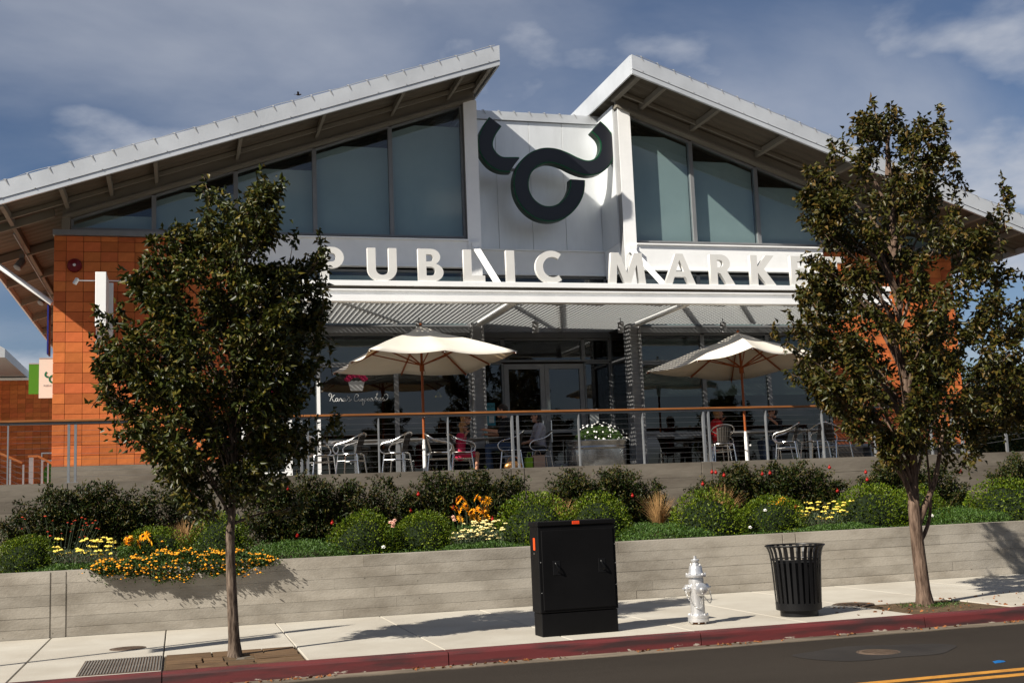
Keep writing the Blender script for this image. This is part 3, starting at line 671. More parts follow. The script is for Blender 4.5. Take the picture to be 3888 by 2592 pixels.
# ================================================================== SIGNS
def curve_mesh(name, loops, depth, m, bevel=0.0):
    """flat shape with holes in x,z, thickness along y (front at y=0)"""
    cu = bpy.data.curves.new(name, 'CURVE'); cu.dimensions = '2D'; cu.fill_mode = 'BOTH'; cu.extrude = depth/2
    for lp in loops:
        sp = cu.splines.new('POLY'); sp.points.add(len(lp)-1); sp.use_cyclic_u = True
        for p, (x, z) in zip(sp.points, lp): p.co = (x, z, 0, 1)
    ob = bpy.data.objects.new(name, cu); COL.objects.link(ob)
    me = bpy.data.meshes.new_from_object(ob); COL.objects.unlink(ob); bpy.data.objects.remove(ob); bpy.data.curves.remove(cu)
    me.transform(Matrix.Translation((0, depth/2, 0)) @ Matrix.Rotation(PI/2, 4, 'X'))
    me.materials.clear(); me.materials.append(MATS[m]); me.name = name; me.update(); return me
def arc(cx, cz, rx, rz, a0, a1, n=14): return [(cx+rx*math.cos(R(a0+(a1-a0)*k/n)), cz+rz*math.sin(R(a0+(a1-a0)*k/n))) for k in range(n+1)]
def rect(x0, z0, x1, z1): return [(x0, z0), (x1, z0), (x1, z1), (x0, z1)]
def glyph(c):
    s = 0.245; t = 0.20
    if c == 'I': return [rect(0, 0, .265, 1)]
    if c == 'L': return [[(0, 0), (.66, 0), (.66, t), (s, t), (s, 1), (0, 1)]]
    if c == 'E': return [[(0, 0), (.70, 0), (.70, t), (s, t), (s, .41), (.62, .41), (.62, .60), (s, .60), (s, .81), (.68, .81), (.68, 1), (0, 1)]]
    if c == 'T': return [[(.28, 0), (.52, 0), (.52, .81), (.80, .81), (.80, 1), (0, 1), (0, .81), (.28, .81)]]
    if c == 'P': return [[(0, 0), (s, 0), (s, .37), (.36, .37)]+arc(.36, .685, .33, .315, -90, 90)+[(0, 1)], [(s, .56), (s, .82)]+arc(.33, .69, .12, .13, 90, -90)]
    if c == 'R': return [[(0, 0), (s, 0), (s, .40), (.34, .38), (.56, 0), (.86, 0), (.59, .44)]+arc(.37, .71, .33, .29, -45, 90)+[(0, 1)], [(s, .58), (s, .82)]+arc(.34, .70, .12, .12, 90, -90)]
    if c == 'B': return [[(0, 0), (.40, 0)]+arc(.43, .28, .34, .28, -90, 70)+arc(.40, .755, .28, .245, -50, 90)+[(0, 1)], [(s, .18), (s, .45)]+arc(.38, .315, .14, .135, 90, -90), [(s, .61), (s, .83)]+arc(.35, .72, .11, .11, 90, -90)]
    if c == 'U': return [[(0, 1), (0, .36)]+arc(.44, .36, .44, .37, 180, 360)+[(.88, 1), (.635, 1), (.635, .36)]+arc(.44, .36, .195, .18, 0, -180)+[(s, 1)]]
    if c == 'C': return [arc(.52, .5, .52, .515, 52, 308, 30)+arc(.55, .5, .31, .32, 308, 52, 30)]
    if c == 'A': return [[(0, 0), (.25, 0), (.34, .25), (.72, .25), (.82, 0), (1.07, 0), (.66, 1), (.41, 1)], [(.40, .42), (.535, .80), (.67, .42)]]
    if c == 'M': return [[(0, 0), (.24, 0), (.29, .62), (.52, 0), (.72, 0), (.95, .62), (1.0, 0), (1.24, 0), (1.14, 1), (.88, 1), (.62, .34), (.36, 1), (.10, 1)]]
    if c == 'K': return [[(0, 0), (s, 0), (s, .42), (.56, 0), (.90, 0), (.48, .55), (.86, 1), (.56, 1), (s, .62), (s, 1), (0, 1)]]
sg = tag(empty('market_sign', (8.1, 21.9, 5.80)), 'cream upright letters reading PUBLIC MARKET along the canopy edge', 'sign')
si = Matrix.Translation((-8.1, -21.9, -5.80))
for c, X in zip('PUBLICMARKET', (2.58, 3.47, 4.45, 5.35, 6.21, 6.81, 8.35, 9.56, 10.59, 11.51, 12.45, 13.22)):
    me = curve_mesh('letter', [[(x*.64, z*.64) for x, z in lp] for lp in glyph(c)], 0.10, 'cream_letter')
    o = link('letter', me, sg, (X-8.1, -0.06, 0.002))

def stroke(pts, hw, n=6, e0=None, e1=None):
    """thick outline along a smoothed centre line; e0 / e1 shift the two corners of an end along the line"""
    P = []; m = len(pts)
    for i in range(m-1):
        p0, p1, p2, p3 = [np.array(pts[min(max(j, 0), m-1)]) for j in (i-1, i, i+1, i+2)]
        for k in range(n):
            t = k/n; P.append(0.5*((2*p1)+(-p0+p2)*t+(2*p0-5*p1+4*p2-p3)*t*t+(-p0+3*p1-3*p2+p3)*t**3))
    P.append(np.array(pts[-1])); P = np.array(P); T = np.gradient(P, axis=0); T /= np.linalg.norm(T, axis=1, keepdims=True); Nn = np.stack([-T[:, 1], T[:, 0]], 1)
    L_ = P+Nn*hw; R_ = P-Nn*hw
    if e0: L_[0] += T[0]*e0[0]; R_[0] += T[0]*e0[1]
    if e1: L_[-1] += T[-1]*e1[0]; R_[-1] += T[-1]*e1[1]
    return [tuple(p) for p in L_]+[tuple(p) for p in R_[::-1]]
HORN = [(7.047, 10.213), (6.909, 10.018), (6.815, 9.815), (6.793, 9.617), (6.858, 9.44), (6.996, 9.285), (7.173, 9.21), (7.398, 9.211)]
BODY = [(8.99, 8.917), (8.954, 8.654), (8.822, 8.396), (8.589, 8.173), (8.308, 8.075), (8.017, 8.113), (7.769, 8.292), (7.628, 8.556), (7.611, 8.842), (7.706, 9.116), (7.906, 9.329), (8.169, 9.452), (8.428, 9.463), (8.685, 9.394), (8.941, 9.28), (9.181, 9.209), (9.408, 9.226), (9.622, 9.355), (9.756, 9.582), (9.778, 9.842), (9.69, 10.049), (9.523, 10.211)]
em = tag(empty('bull_emblem', (8.2, 25.4, 8.0)), 'dark green-edged curved bull head emblem between the two roofs', 'sign')
ei = Matrix.Translation((-8.2, -25.4, -8.0))
def emp(o): o.parent = em; o.matrix_parent_inverse = ei; return o
for nm, pts, e0, e1, hw in (('horn', HORN, (.0, -.0), (.20, -.06), .178), ('head', BODY, (0, .02), (.02, .02), .183)):
    o = emp(link(nm, curve_mesh(nm, [stroke(pts, hw, 6, e0, e1)], 0.24, 'emblem_side'), None, (0, 25.24, 0)))
    for h_, dep, mm, y in ((hw-.002, .010, 'emblem_edge', 25.229), (hw-.028, .012, 'emblem_face', 25.219)):
        e_ = link('rim' if mm == 'emblem_edge' else 'face', curve_mesh('face', [stroke(pts, h_, 6, e0, e1)], dep, mm), o, (0, y-25.24, 0))
for a, b in (((6.49, 25.40, 9.62), (6.75, 25.40, 9.62)), ((9.70, 25.40, 9.72), (9.93, 25.40, 9.72)), ((9.70, 25.40, 9.52), (9.93, 25.40, 9.52)), ((7.33, 25.40, 9.13), (7.70, 25.40, 9.13))):
    emp(MB().bar(a, b, .05, .06).build('mounting_bar', 'grey_paint'))

# lettering and cupcake on the shop window
SCRIPT = [[(3.114, 3.92), (3.093, 3.918), (3.083, 3.933), (3.093, 3.959), (3.119, 3.967), (3.14, 3.95), (3.144, 3.915), (3.126, 3.864), (3.103, 3.808)], [(3.208, 3.936), (3.187, 3.923), (3.169, 3.898), (3.13, 3.872), (3.151, 3.863), (3.164, 3.833), (3.176, 3.803), (3.201, 3.798), (3.219, 3.815), (3.228, 3.849), (3.254, 3.866), (3.275, 3.853), (3.262, 3.814), (3.236, 3.798), (3.219, 3.815)], [(3.278, 3.855), (3.274, 3.814), (3.287, 3.801), (3.304, 3.814), (3.322, 3.856), (3.331, 3.865), (3.335, 3.848), (3.357, 3.852), (3.352, 3.817), (3.364, 3.8), (3.38, 3.817)], [(3.427, 3.851), (3.404, 3.86), (3.382, 3.838), (3.377, 3.808), (3.399, 3.799), (3.42, 3.82), (3.432, 3.855), (3.429, 3.812), (3.446, 3.803), (3.486, 3.85), (3.504, 3.884), (3.517, 3.892), (3.512, 3.871), (3.533, 3.832), (3.523, 3.802), (3.493, 3.798)], [(3.523, 3.802), (3.554, 3.823), (3.57, 3.841)], [(3.47, 3.915), (3.478, 3.893)], [(3.676, 3.881), (3.702, 3.89), (3.712, 3.924), (3.691, 3.946), (3.656, 3.934), (3.629, 3.891), (3.619, 3.839), (3.631, 3.804), (3.666, 3.797), (3.701, 3.816), (3.727, 3.85), (3.722, 3.811), (3.739, 3.798), (3.761, 3.819), (3.772, 3.85), (3.77, 3.806), (3.785, 3.803), (3.805, 3.849), (3.808, 3.793), (3.794, 3.724), (3.806, 3.71), (3.829, 3.74), (3.839, 3.792), (3.835, 3.827), (3.853, 3.848), (3.874, 3.839), (3.878, 3.813), (3.86, 3.8), (3.839, 3.805)], [(3.953, 3.838), (3.936, 3.853), (3.913, 3.839), (3.904, 3.813), (3.921, 3.8), (3.952, 3.812), (3.965, 3.825)], [(4.014, 3.841), (3.992, 3.855), (3.97, 3.838), (3.965, 3.807), (3.986, 3.798), (4.009, 3.815), (4.018, 3.846), (4.017, 3.811), (4.034, 3.802), (4.084, 3.875), (4.129, 3.944), (4.126, 3.97), (4.112, 3.953), (4.097, 3.875), (4.091, 3.801)], [(4.092, 3.832), (4.127, 3.857), (4.136, 3.84), (4.109, 3.831), (4.135, 3.805), (4.152, 3.8), (4.188, 3.826), (4.201, 3.852), (4.189, 3.861), (4.17, 3.835), (4.174, 3.804), (4.205, 3.804), (4.237, 3.855), (4.25, 3.881), (4.245, 3.86), (4.271, 3.829), (4.257, 3.803), (4.231, 3.799)], [(4.257, 3.803), (4.31, 3.811), (4.346, 3.854), (4.352, 3.906), (4.326, 3.937), (4.291, 3.933), (4.269, 3.907)]]
CUP = [(3.49, 4.239), (3.519, 4.217), (3.545, 4.221), (3.585, 4.238), (3.627, 4.22), (3.671, 4.24), (3.718, 4.219), (3.766, 4.239), (3.814, 4.218), (3.858, 4.237), (3.809, 4.027), (3.792, 4.014), (3.567, 4.017), (3.55, 4.03)]
def cupcake(dx, dz, sc, label, script=False):
    r = tag(empty('cupcake_sign', (3.67*1+dx, 25.05, 4.0+dz)), label, 'sign')
    def T(pts): return [((x-3.67)*sc, (z-4.0)*sc) for x, z in pts]
    link('wrapper', curve_mesh('wrapper', [T(CUP)], 0.004, 'vinyl_grey'), r, (0, -.004, 0))
    q = MB()   # frosting: a row of curls along two arcs
    for rad, n, r_ in ((.205, 9, .026), (.170, 8, .026), (.235, 8, .022)):
        for k in range(n+1):
            a = R(25+130*k/n); cx, cz = 3.672+rad*1.05*math.cos(a), 4.17+rad*math.sin(a)*.98
            q.tube([(((cx-3.67)+r_*math.cos(t))*sc, -.003, (cz-4.0+r_*math.sin(t))*sc) for t in [2*PI*j/8 for j in range(9)]], .010*sc, 5, False)
    q.build('frosting', 'vinyl_pink', r)
    if script:
        q = MB()
        for stx in SCRIPT:
            P = []
            m = len(stx)
            for i in range(m-1):
                p0, p1, p2, p3 = [np.array(stx[min(max(j, 0), m-1)]) for j in (i-1, i, i+1, i+2)]
                for k in range(3):
                    t = k/3; P.append(0.5*((2*p1)+(-p0+p2)*t+(2*p0-5*p1+4*p2-p3)*t*t+(-p0+3*p1-3*p2+p3)*t**3))
            P.append(np.array(stx[-1])); q.tube([(x-3.67, -.003, z-4.0) for x, z in P], .0058, 5)
        q.build('script_lettering', 'vinyl_white', r)
    return r
cupcake(0, 0, 1.0, "pink and white cupcake with Kara's Cupcakes script on shop window", True)
cupcake(-1.82, -0.28, 0.8, 'small pink and white cupcake decal on window behind left tree')
def text_mesh(txt, size, m):
    cu = bpy.data.curves.new('lettering', 'FONT'); cu.body = txt; cu.size = size; cu.align_x = 'CENTER'; cu.extrude = 0.001
    ob = bpy.data.objects.new('lettering', cu); COL.objects.link(ob); me = bpy.data.meshes.new_from_object(ob); COL.objects.unlink(ob); bpy.data.objects.remove(ob)
    me.transform(Matrix.Rotation(PI/2, 4, 'X')); me.materials.clear(); me.materials.append(MATS[m]); return me
po = tag(box('poster', (6.72, 7.02, 26.13, 26.14, 3.28, 3.80), 'poster_blue'), 'pale blue event poster on glass beside the entrance doors', 'poster')
link('lettering', text_mesh('OXBOW', .085, 'print_dark'), po, (6.87, 26.127, 3.69)); box('text_block', (6.87, 6.99, 26.126, 26.128, 3.34, 3.50), 'paper', po); box('picture', (6.75, 6.84, 26.126, 26.128, 3.54, 3.62), 'petal_red', po)
po2 = tag(box('notice', (9.32, 9.55, 26.13, 26.14, 3.28, 3.62), 'paper'), 'pale paper notice on glass right of the entrance doors', 'notice')

# white blade sign with two small spotlights on the tile wall
bs = tag(empty('blade_sign', (-1.43, 24.6, 5.1)), 'bright white box sign projecting from the orange tile wall', 'sign')
def bsp(mb, n, m, **k): o = mb.build(n, m, bs, **k); o.matrix_parent_inverse = Matrix.Translation((1.43, -24.6, -5.1)); return o
bsp(MB().box(-1.545, -1.345, 23.80, 24.80, 5.22, 6.29), 'box', 'sign_white', bevel=.006)
bsp(MB().box(-1.60, -1.27, 24.90, 24.982, 5.12, 6.28), 'backplate', 'sign_white'); bsp(MB().box(-1.53, -1.42, 24.80, 24.90, 5.25, 6.20), 'neck', 'sign_white')
for s_ in (-1, 1):
    bsp(MB().tube([(-1.44+s_*.10, 24.1, 6.17), (-1.44+s_*.43, 24.1, 6.17)], .012, 6), 'arm', 'sign_white')
    bsp(MB().lathe([(.03, 0), (.042, .015), (.042, .06), (.036, .062), (.042, .066), (.042, .13)], 14, (-1.44+s_*.45, 24.1, 6.215), 'Z', Matrix.Rotation(R(180-s_*28), 3, 'Y')), 'spotlight', 'vinyl_white', smooth=True)
be = tag(MB().lathe([(.14, .03), (.145, -.0), (.13, -.045), (.06, -.065), (.05, -.07)], 28, (-2.02, 24.955, 6.64), 'Y').build('alarm_bell', 'bell_red', None, True), 'round dark red alarm bell high on the tile wall', 'bell')
MB().lathe([(.03, -.071), (.03, -.078), (.012, -.079)], 16, (-2.02, 24.955, 6.64), 'Y').build('centre_cap', 'vinyl_white', be)
# brace pole from wall corner to the eave, blue banner, distant banners
tag(MB().tube([(-2.47, 25.3, 5.92), (-3.95, 25.6, 7.05)], .055, 12).build('brace_pole', 'white_steel', None, True), 'white round brace pole from tile wall corner up to left eave', 'pole')
bb = tag(box('banner', (-2.58, -2.55, 25.45, 25.9, 4.90, 5.92), 'banner_blue'), 'narrow blue banner hanging at the tile wall corner', 'banner')
box('arm', (-2.56, -2.41, 25.5, 25.54, 5.925, 5.95), 'white_steel', bb)
def banner(x0, x1, y, z0, z1, m, label, logo=False):
    o = tag(box('banner', (x0, x1, y, y+.015, z0, z1), m), label, 'banner')
    box('arm', (x0, -2.42, y-.005, y+.02, z1, z1+.03), 'grey_paint', o)
    if logo:
        k = .115
        def T(P): return [((x-8.2)*k, (z-8.9)*k) for x, z in P]
        link('logo', curve_mesh('logo', [stroke(T(BODY), .178*k, 4)], .004, 'logo_green'), o, (-2.80, y-.006, (z0+z1)/2-.0))
        link('logo', curve_mesh('logo', [stroke(T(HORN), .178*k, 4)], .004, 'logo_green'), o, (-2.80, y-.006, (z0+z1)/2-.0))
        link('lettering', text_mesh('PUBLIC MARKET', .055, 'grey_paint'), o, (-2.80, y-.004, z0+.27))
    return o
banner(-3.10, -2.44, 29.0, 4.33, 5.24, 'banner_cream', 'cream banner with green bull logo beyond the tile wall', True)
banner(-3.55, -2.44, 31.0, 4.62, 5.36, 'banner_green', 'green banner showing beside the cream logo banner')
# spotlights on a rail under the left eave
for k, (y, z) in enumerate(((26.9, 7.16), (31.4, 7.16))):
    o = tag(MB().box(-3.30, -3.20, y-.06, y+.06, z-.02, z+.10).build('eave_spotlight', 'frame_grey'), ('grey spotlight under the left eave nearest the gable', 'grey spotlight under the left eave farther back')[k], 'spotlight')
    MB().lathe([(.05, 0), (.085, .04), (.085, .26), (.07, .27)], 14, (-3.22, y-.02, z-.02), 'Z', Matrix.Rotation(R(150), 3, 'X') @ Matrix.Rotation(R(-25), 3, 'Y')).build('head', 'frame_grey', o, True)
tag(MB().tube([(-3.18, 24.99, 7.28), (-3.18, 42, 7.28)], .02, 6).build('light_rail', 'frame_grey'), 'thin conduit rail running under the left eave', 'conduit')

# ================================================================== LEFT BACKGROUND
b2 = tag(empty('tile_building', (-15, 57, 2.1)), 'low orange tiled building behind the terrace at far left', 'building')
def b2p(mb, n, m, par=None, **k):
    o = mb.build(n, m, par or b2, **k)
    if not par: o.matrix_parent_inverse = Matrix.Translation((15, -57, -2.1))
    return o
bw = b2p(MB().box(-40, -2.6, 57.06, 66, 2.0, 7.78), 'wall', 'grout')
z = 7.78; me = MB().box(0, .330-.008, 0, .03, 0, .2).mesh('tile', 'tile', bevel=0)
while z > 2.3:
    z -= .208
    for k in range(9): o = link('tile', me, bw, (-8.3+k*.33, 57.03, z+.004))
tj = MB()
for k in range(26):
    for c in range(40): tj.box(-21.5+c*.33+.004, -21.5+(c+1)*.33-.004, 57.03, 57.06, 7.78-(k+1)*.208+.004, 7.78-k*.208-.004)
for k in range(26):
    for c in range(8): tj.box(-5.33+c*.33+.004, -5.33+(c+1)*.33-.004, 57.03, 57.06, 7.78-(k+1)*.208+.004, 7.78-k*.208-.004)
tag(tj.build('tile', 'tile_joined', bw), kind='stuff')
b2p(MB().box(-40, -2.5, 56.98, 66, 7.79, 7.90), 'parapet_cap', 'sign_white')
for z0, z1, sh in ((4.1, 4.5, 0), (3.1, 3.6, 1)):
    if sh == 0: q = MB(); q.box(-5.95, -5.5, 56.95, 57.0, 4.45, 4.50); q.box(-5.95, -5.5, 56.95, 57.0, 4.1, 4.15); q.box(-5.95, -5.90, 56.95, 57.0, 4.15, 4.45); o = tag(q.build('wall_sign', 'sign_white'), 'small white framed sign on the far tiled wall', 'sign')
    else: o = tag(MB().lathe([(.55, -.03), (.55, 0)], 28, (-5.35, 56.99, 3.45), 'Y').build('round_sign', 'banner_green', None, True), 'round green sign on the far tiled wall', 'sign')
gr = tag(MB().add([(-22, 50, 8.0), (-6.62, 50, 7.95), (-22, 50, 8.35), (-6.62, 50, 8.3), (-7.4, 50, 8.75), (-22, 62, 8.0), (-6.62, 62, 7.95), (-22, 62, 12), (-6.62, 62, 8.3), (-7.4, 62, 8.75), (-22, 50, 12)],
    [(0, 1, 3, 4, 10), (5, 7, 9, 8, 6), (0, 5, 6, 1), (1, 6, 8, 3), (3, 8, 9, 4), (4, 9, 7, 10), (0, 10, 7, 5)]).build('pavilion_roof', 'roof_metal'), 'grey metal roof corner at the far left edge', 'roof')
MB().box(-14, -13.7, 55, 55.3, 2.09, 8.0).build('post', 'grey_paint', gr)
# stair railing beyond the terrace at the left
def sloped_rail(name, label, p, posts, drop):
    r = tag(empty(name, p[0]), label, 'railing'); inv = Matrix.Translation(Vector(p[0])).inverted()
    def rp_(mb, n, m): o = mb.build(n, m, r); o.matrix_parent_inverse = inv; return o
    for a, b in zip(p[:-1], p[1:]): rp_(MB().bar(a, b, .07, .045), 'hand_rail', 'wood_rail')
    for x, y, z, w in posts: rp_(MB().box(x-w, x+w, y-w, y+w, 1.5, z-.02), 'post', 'rail_steel')
    for k in range(6):
        d = .12+k*.12
        for a, b in zip(p[:-1], p[1:]): rp_(MB().tube([(a[0], a[1], a[2]-d), (b[0], b[1], b[2]-d)], .004, 5), 'cable', 'cable')
    return r
sloped_rail('stair_railing', 'sloping timber stair handrail at the far left edge', [(-4.6, 27.0, 3.45), (-3.2, 27.0, 2.77)], [(-3.95+k*.26, 27.0, 3.13-k*.126, .018) for k in range(4)], 0)
sloped_rail('stair_railing', 'sloping timber stair handrail left of the tile wall', [(-3.15, 27.6, 2.93), (-2.95, 27.6, 2.93), (-2.45, 27.6, 2.64)], [(-3.08, 27.6, 2.92, .045), (-2.86, 27.6, 2.88, .022), (-2.74, 27.6, 2.80, .015), (-2.63, 27.6, 2.74, .015), (-2.53, 27.6, 2.68, .02)], 0)

# ================================================================== GUARD RAIL
gd = tag(empty('guard_rail', (8, 21.74, 2.17)), 'cable guard rail with timber top rail along the terrace edge', 'railing')
gi = Matrix.Translation((-8, -21.74, -2.17))
def gp(mb, n, m, **k): o = mb.build(n, m, gd, **k); o.matrix_parent_inverse = gi; return o
for a, b in ((-9, 2.2), (2.21, 10.2), (10.21, 16.3)):
    gp(MB().box(a, b, 21.66, 21.80, 3.225, 3.265), 'top_rail', 'wood_rail', bevel=.006)
gp(MB().box(-9, 16.3, 21.69, 21.77, 3.185, 3.223), 'under_rail', 'frame_grey')
for X in (-6.8, -4.9, -2.80, 3.58, 4.90, 7.51, 8.85, 11.55, 12.84, 14.05, 15.43): gp(MB().box(X-.011, X+.011, 21.69, 21.76, 2.172, 3.184), 'post', 'rail_steel')
for X in (-1.77, 2.215, 6.215, 10.215, 16.25):
    for s_ in (-.055, .055): gp(MB().box(X+s_-.021, X+s_+.021, 21.69, 21.76, 2.182, 3.184), 'post', 'rail_steel')
    gp(MB().box(X-.11, X+.11, 21.66, 21.80, 2.172, 2.182), 'base_plate', 'rail_steel')
for k in range(9): gp(MB().tube([(-9, 21.725, 2.275+k*.1), (16.25, 21.725, 2.275+k*.1)], .0022, 5), 'cable', 'cable')
sloped_rail('ramp_railing', 'sloping timber ramp railing behind the right tree', [(16.4, 22.6, 3.02), (20.5, 22.6, 3.42)], [(16.6, 22.6, 3.03, .03), (18.0, 22.6, 3.17, .025), (19.4, 22.6, 3.3, .025)], 0)
tag(box('bench', (13.9, 15.3, 23.6, 24.0, 2.46, 2.52), 'rail_steel'), 'low grey bench on terrace behind the right tree', 'bench')
for X in (14.0, 15.2): box('leg', (X-.03, X+.03, 23.65, 23.95, 2.10, 2.46), 'rail_steel', bpy.data.objects['bench'])

# ================================================================== TERRACE FURNITURE
FL = 2.10
def smooth_path(pts, n=5):
    P = []; m = len(pts)
    for i in range(m-1):
        p0, p1, p2, p3 = [np.array(pts[min(max(j, 0), m-1)], float) for j in (i-1, i, i+1, i+2)]
        for k in range(n):
            t = k/n; P.append(0.5*((2*p1)+(-p0+p2)*t+(2*p0-5*p1+4*p2-p3)*t*t+(-p0+3*p1-3*p2+p3)*t**3))
    P.append(np.array(pts[-1], float)); return [tuple(p) for p in P]
def make_chair():
    r = empty('bistro_chair')
    half = [(.06, .225, .450), (.17, .245, .452), (.245, .262, .50), (.255, .268, .575), (.19, .268, .640), (.05, .265, .672), (-.09, .255, .715), (-.19, .225, .775), (-.255, .15, .822), (-.28, .06, .842)]
    pth = half+[(-.285, 0, .846)]+[(x, -y, z) for x, y, z in half[::-1]]
    MB().tube(smooth_path(pth, 4), .0125, 8).build('arm_loop', 'aluminium', r, True)
    for sx, sy in ((1, 1), (1, -1), (-1, 1), (-1, -1)):
        top = (.15*sx, .12*sy, .445); MB().tube(smooth_path([top, (.175*sx, .19*sy, .442), (.19*sx, .205*sy, .40), (.235*sx, .235*sy, 0.0)], 4), .0125, 8).build('leg', 'aluminium', r, True)
    for sy in (1, -1): MB().tube([(.20*1, .212*sy, .33), (-.20, .212*sy, .33)], .008, 6).build('stretcher', 'aluminium', r)
    MB().tube([(-.205, .215, .33), (-.205, -.215, .33)], .008, 6).build('stretcher', 'aluminium', r)
    q = MB(); q.lathe([(.20, .444), (.218, .450), (.218, .458), (.205, .464)], 24); q.build('seat', 'weave', r, True)
    MB().tube([(.215*math.cos(a), .215*math.sin(a), .455) for a in [2*PI*k/28 for k in range(29)]], .010, 6, False).build('seat_rim', 'aluminium', r, True)
    bk = MB().build('backrest', 'weave', r) if False else None
    q = MB(); V = []; F = []; nu, nv = 9, 6     # curved woven panel
    for j in range(nv+1):
        for i in range(nu+1):
            u = i/nu*2-1; v = j/nv; w = .125+.035*v
            V.append((-.175-.095*v+.045*(u*u), u*w*1.0, .452+.375*v-.045*v*u*u))
    for j in range(nv):
        for i in range(nu): a = j*(nu+1)+i; F.append((a, a+1, a+nu+2, a+nu+1))
    q.add(V, F); o = q.build('backrest', 'weave', r, True); md = o.modifiers.new('solid', 'SOLIDIFY'); md.thickness = .008
    s_ = MB()
    for k in range(6):
        u = -0.8+k*.32; s_.tube([(-.182-.095*v+.045*u*u, u*(.125+.035*v), .452+.375*v-.045*v*u*u) for v in (0, .33, .66, 1)], .0045, 5)
    s_.build('slat', 'weave', o)
    return r
chair = make_chair(); used = [False]
def place_chair(x, y, deg, label):
    o = chair if not used[0] else copy_tree(chair); used[0] = True
    o.location = (x, y, FL); o.rotation_euler = (0, 0, R(deg)); tag(o, label, 'chair', 'bistro chairs on the terrace'); return o
CH = [(2.62, 22.62, 8, 'aluminium bistro chair at far left end of terrace, half hidden by double rail post'),
      (3.16, 22.42, 152, 'aluminium bistro chair with dark back left of the table by the cupcake window'),
      (4.05, 22.45, 150, 'aluminium bistro chair with dark back just left of the left umbrella pole'),
      (4.93, 22.75, -12, 'empty aluminium bistro chair just right of the left umbrella pole'),
      (5.43, 22.95, -6, 'aluminium bistro chair holding the child in pink'),
      (6.40, 22.72, 166, 'aluminium bistro chair holding the man in jeans near double rail post'),
      (7.12, 23.15, 178, 'aluminium bistro chair holding the woman in white'),
      (10.90, 22.50, 84, 'aluminium bistro chair with back turned, left of the right umbrella pole'),
      (12.38, 22.42, 146, 'aluminium bistro chair with dark back right of the right umbrella pole'),
      (13.06, 22.45, 118, 'aluminium bistro chair with back turned, second right of the right umbrella pole'),
      (13.68, 22.62, 10, 'aluminium bistro chair half hidden by the right tree'),
      (5.72, 23.98, -14, 'aluminium bistro chair holding the woman in black sunglasses'),
      (11.42, 23.75, -4, 'aluminium bistro chair holding the woman in red'),
      (12.92, 23.80, 186, 'aluminium bistro chair holding the person in dark clothes by the right umbrella')]
for c in CH: place_chair(*c)
def table(x, y, w, d, label):
    r = tag(empty('bistro_table', (x, y, FL)), label, 'table', 'bistro tables on the terrace')
    MB().box(-w/2, w/2, -d/2, d/2, .715, .742).build('table_top', 'table_top', r, bevel=.006)
    MB().box(-.035, .035, -.035, .035, .03, .715).build('pedestal', 'aluminium', r)
    q = MB(); q.bar((-.28, -.28, .02), (.28, .28, .02), .05, .03); q.bar((-.28, .28, .022), (.28, -.28, .022), .05, .03); q.build('foot', 'aluminium', r)
table(3.36, 23.15, .9, .8, 'square metal table under the cupcake window')
table(4.28, 23.05, .7, .7, 'square metal table behind the left umbrella pole')
table(6.08, 23.35, .8, .8, 'square metal table between the seated family')
table(12.02, 23.55, 1.2, .75, 'metal table between the two people at right')
table(13.45, 23.35, .8, .75, 'square metal table beside the right tree')

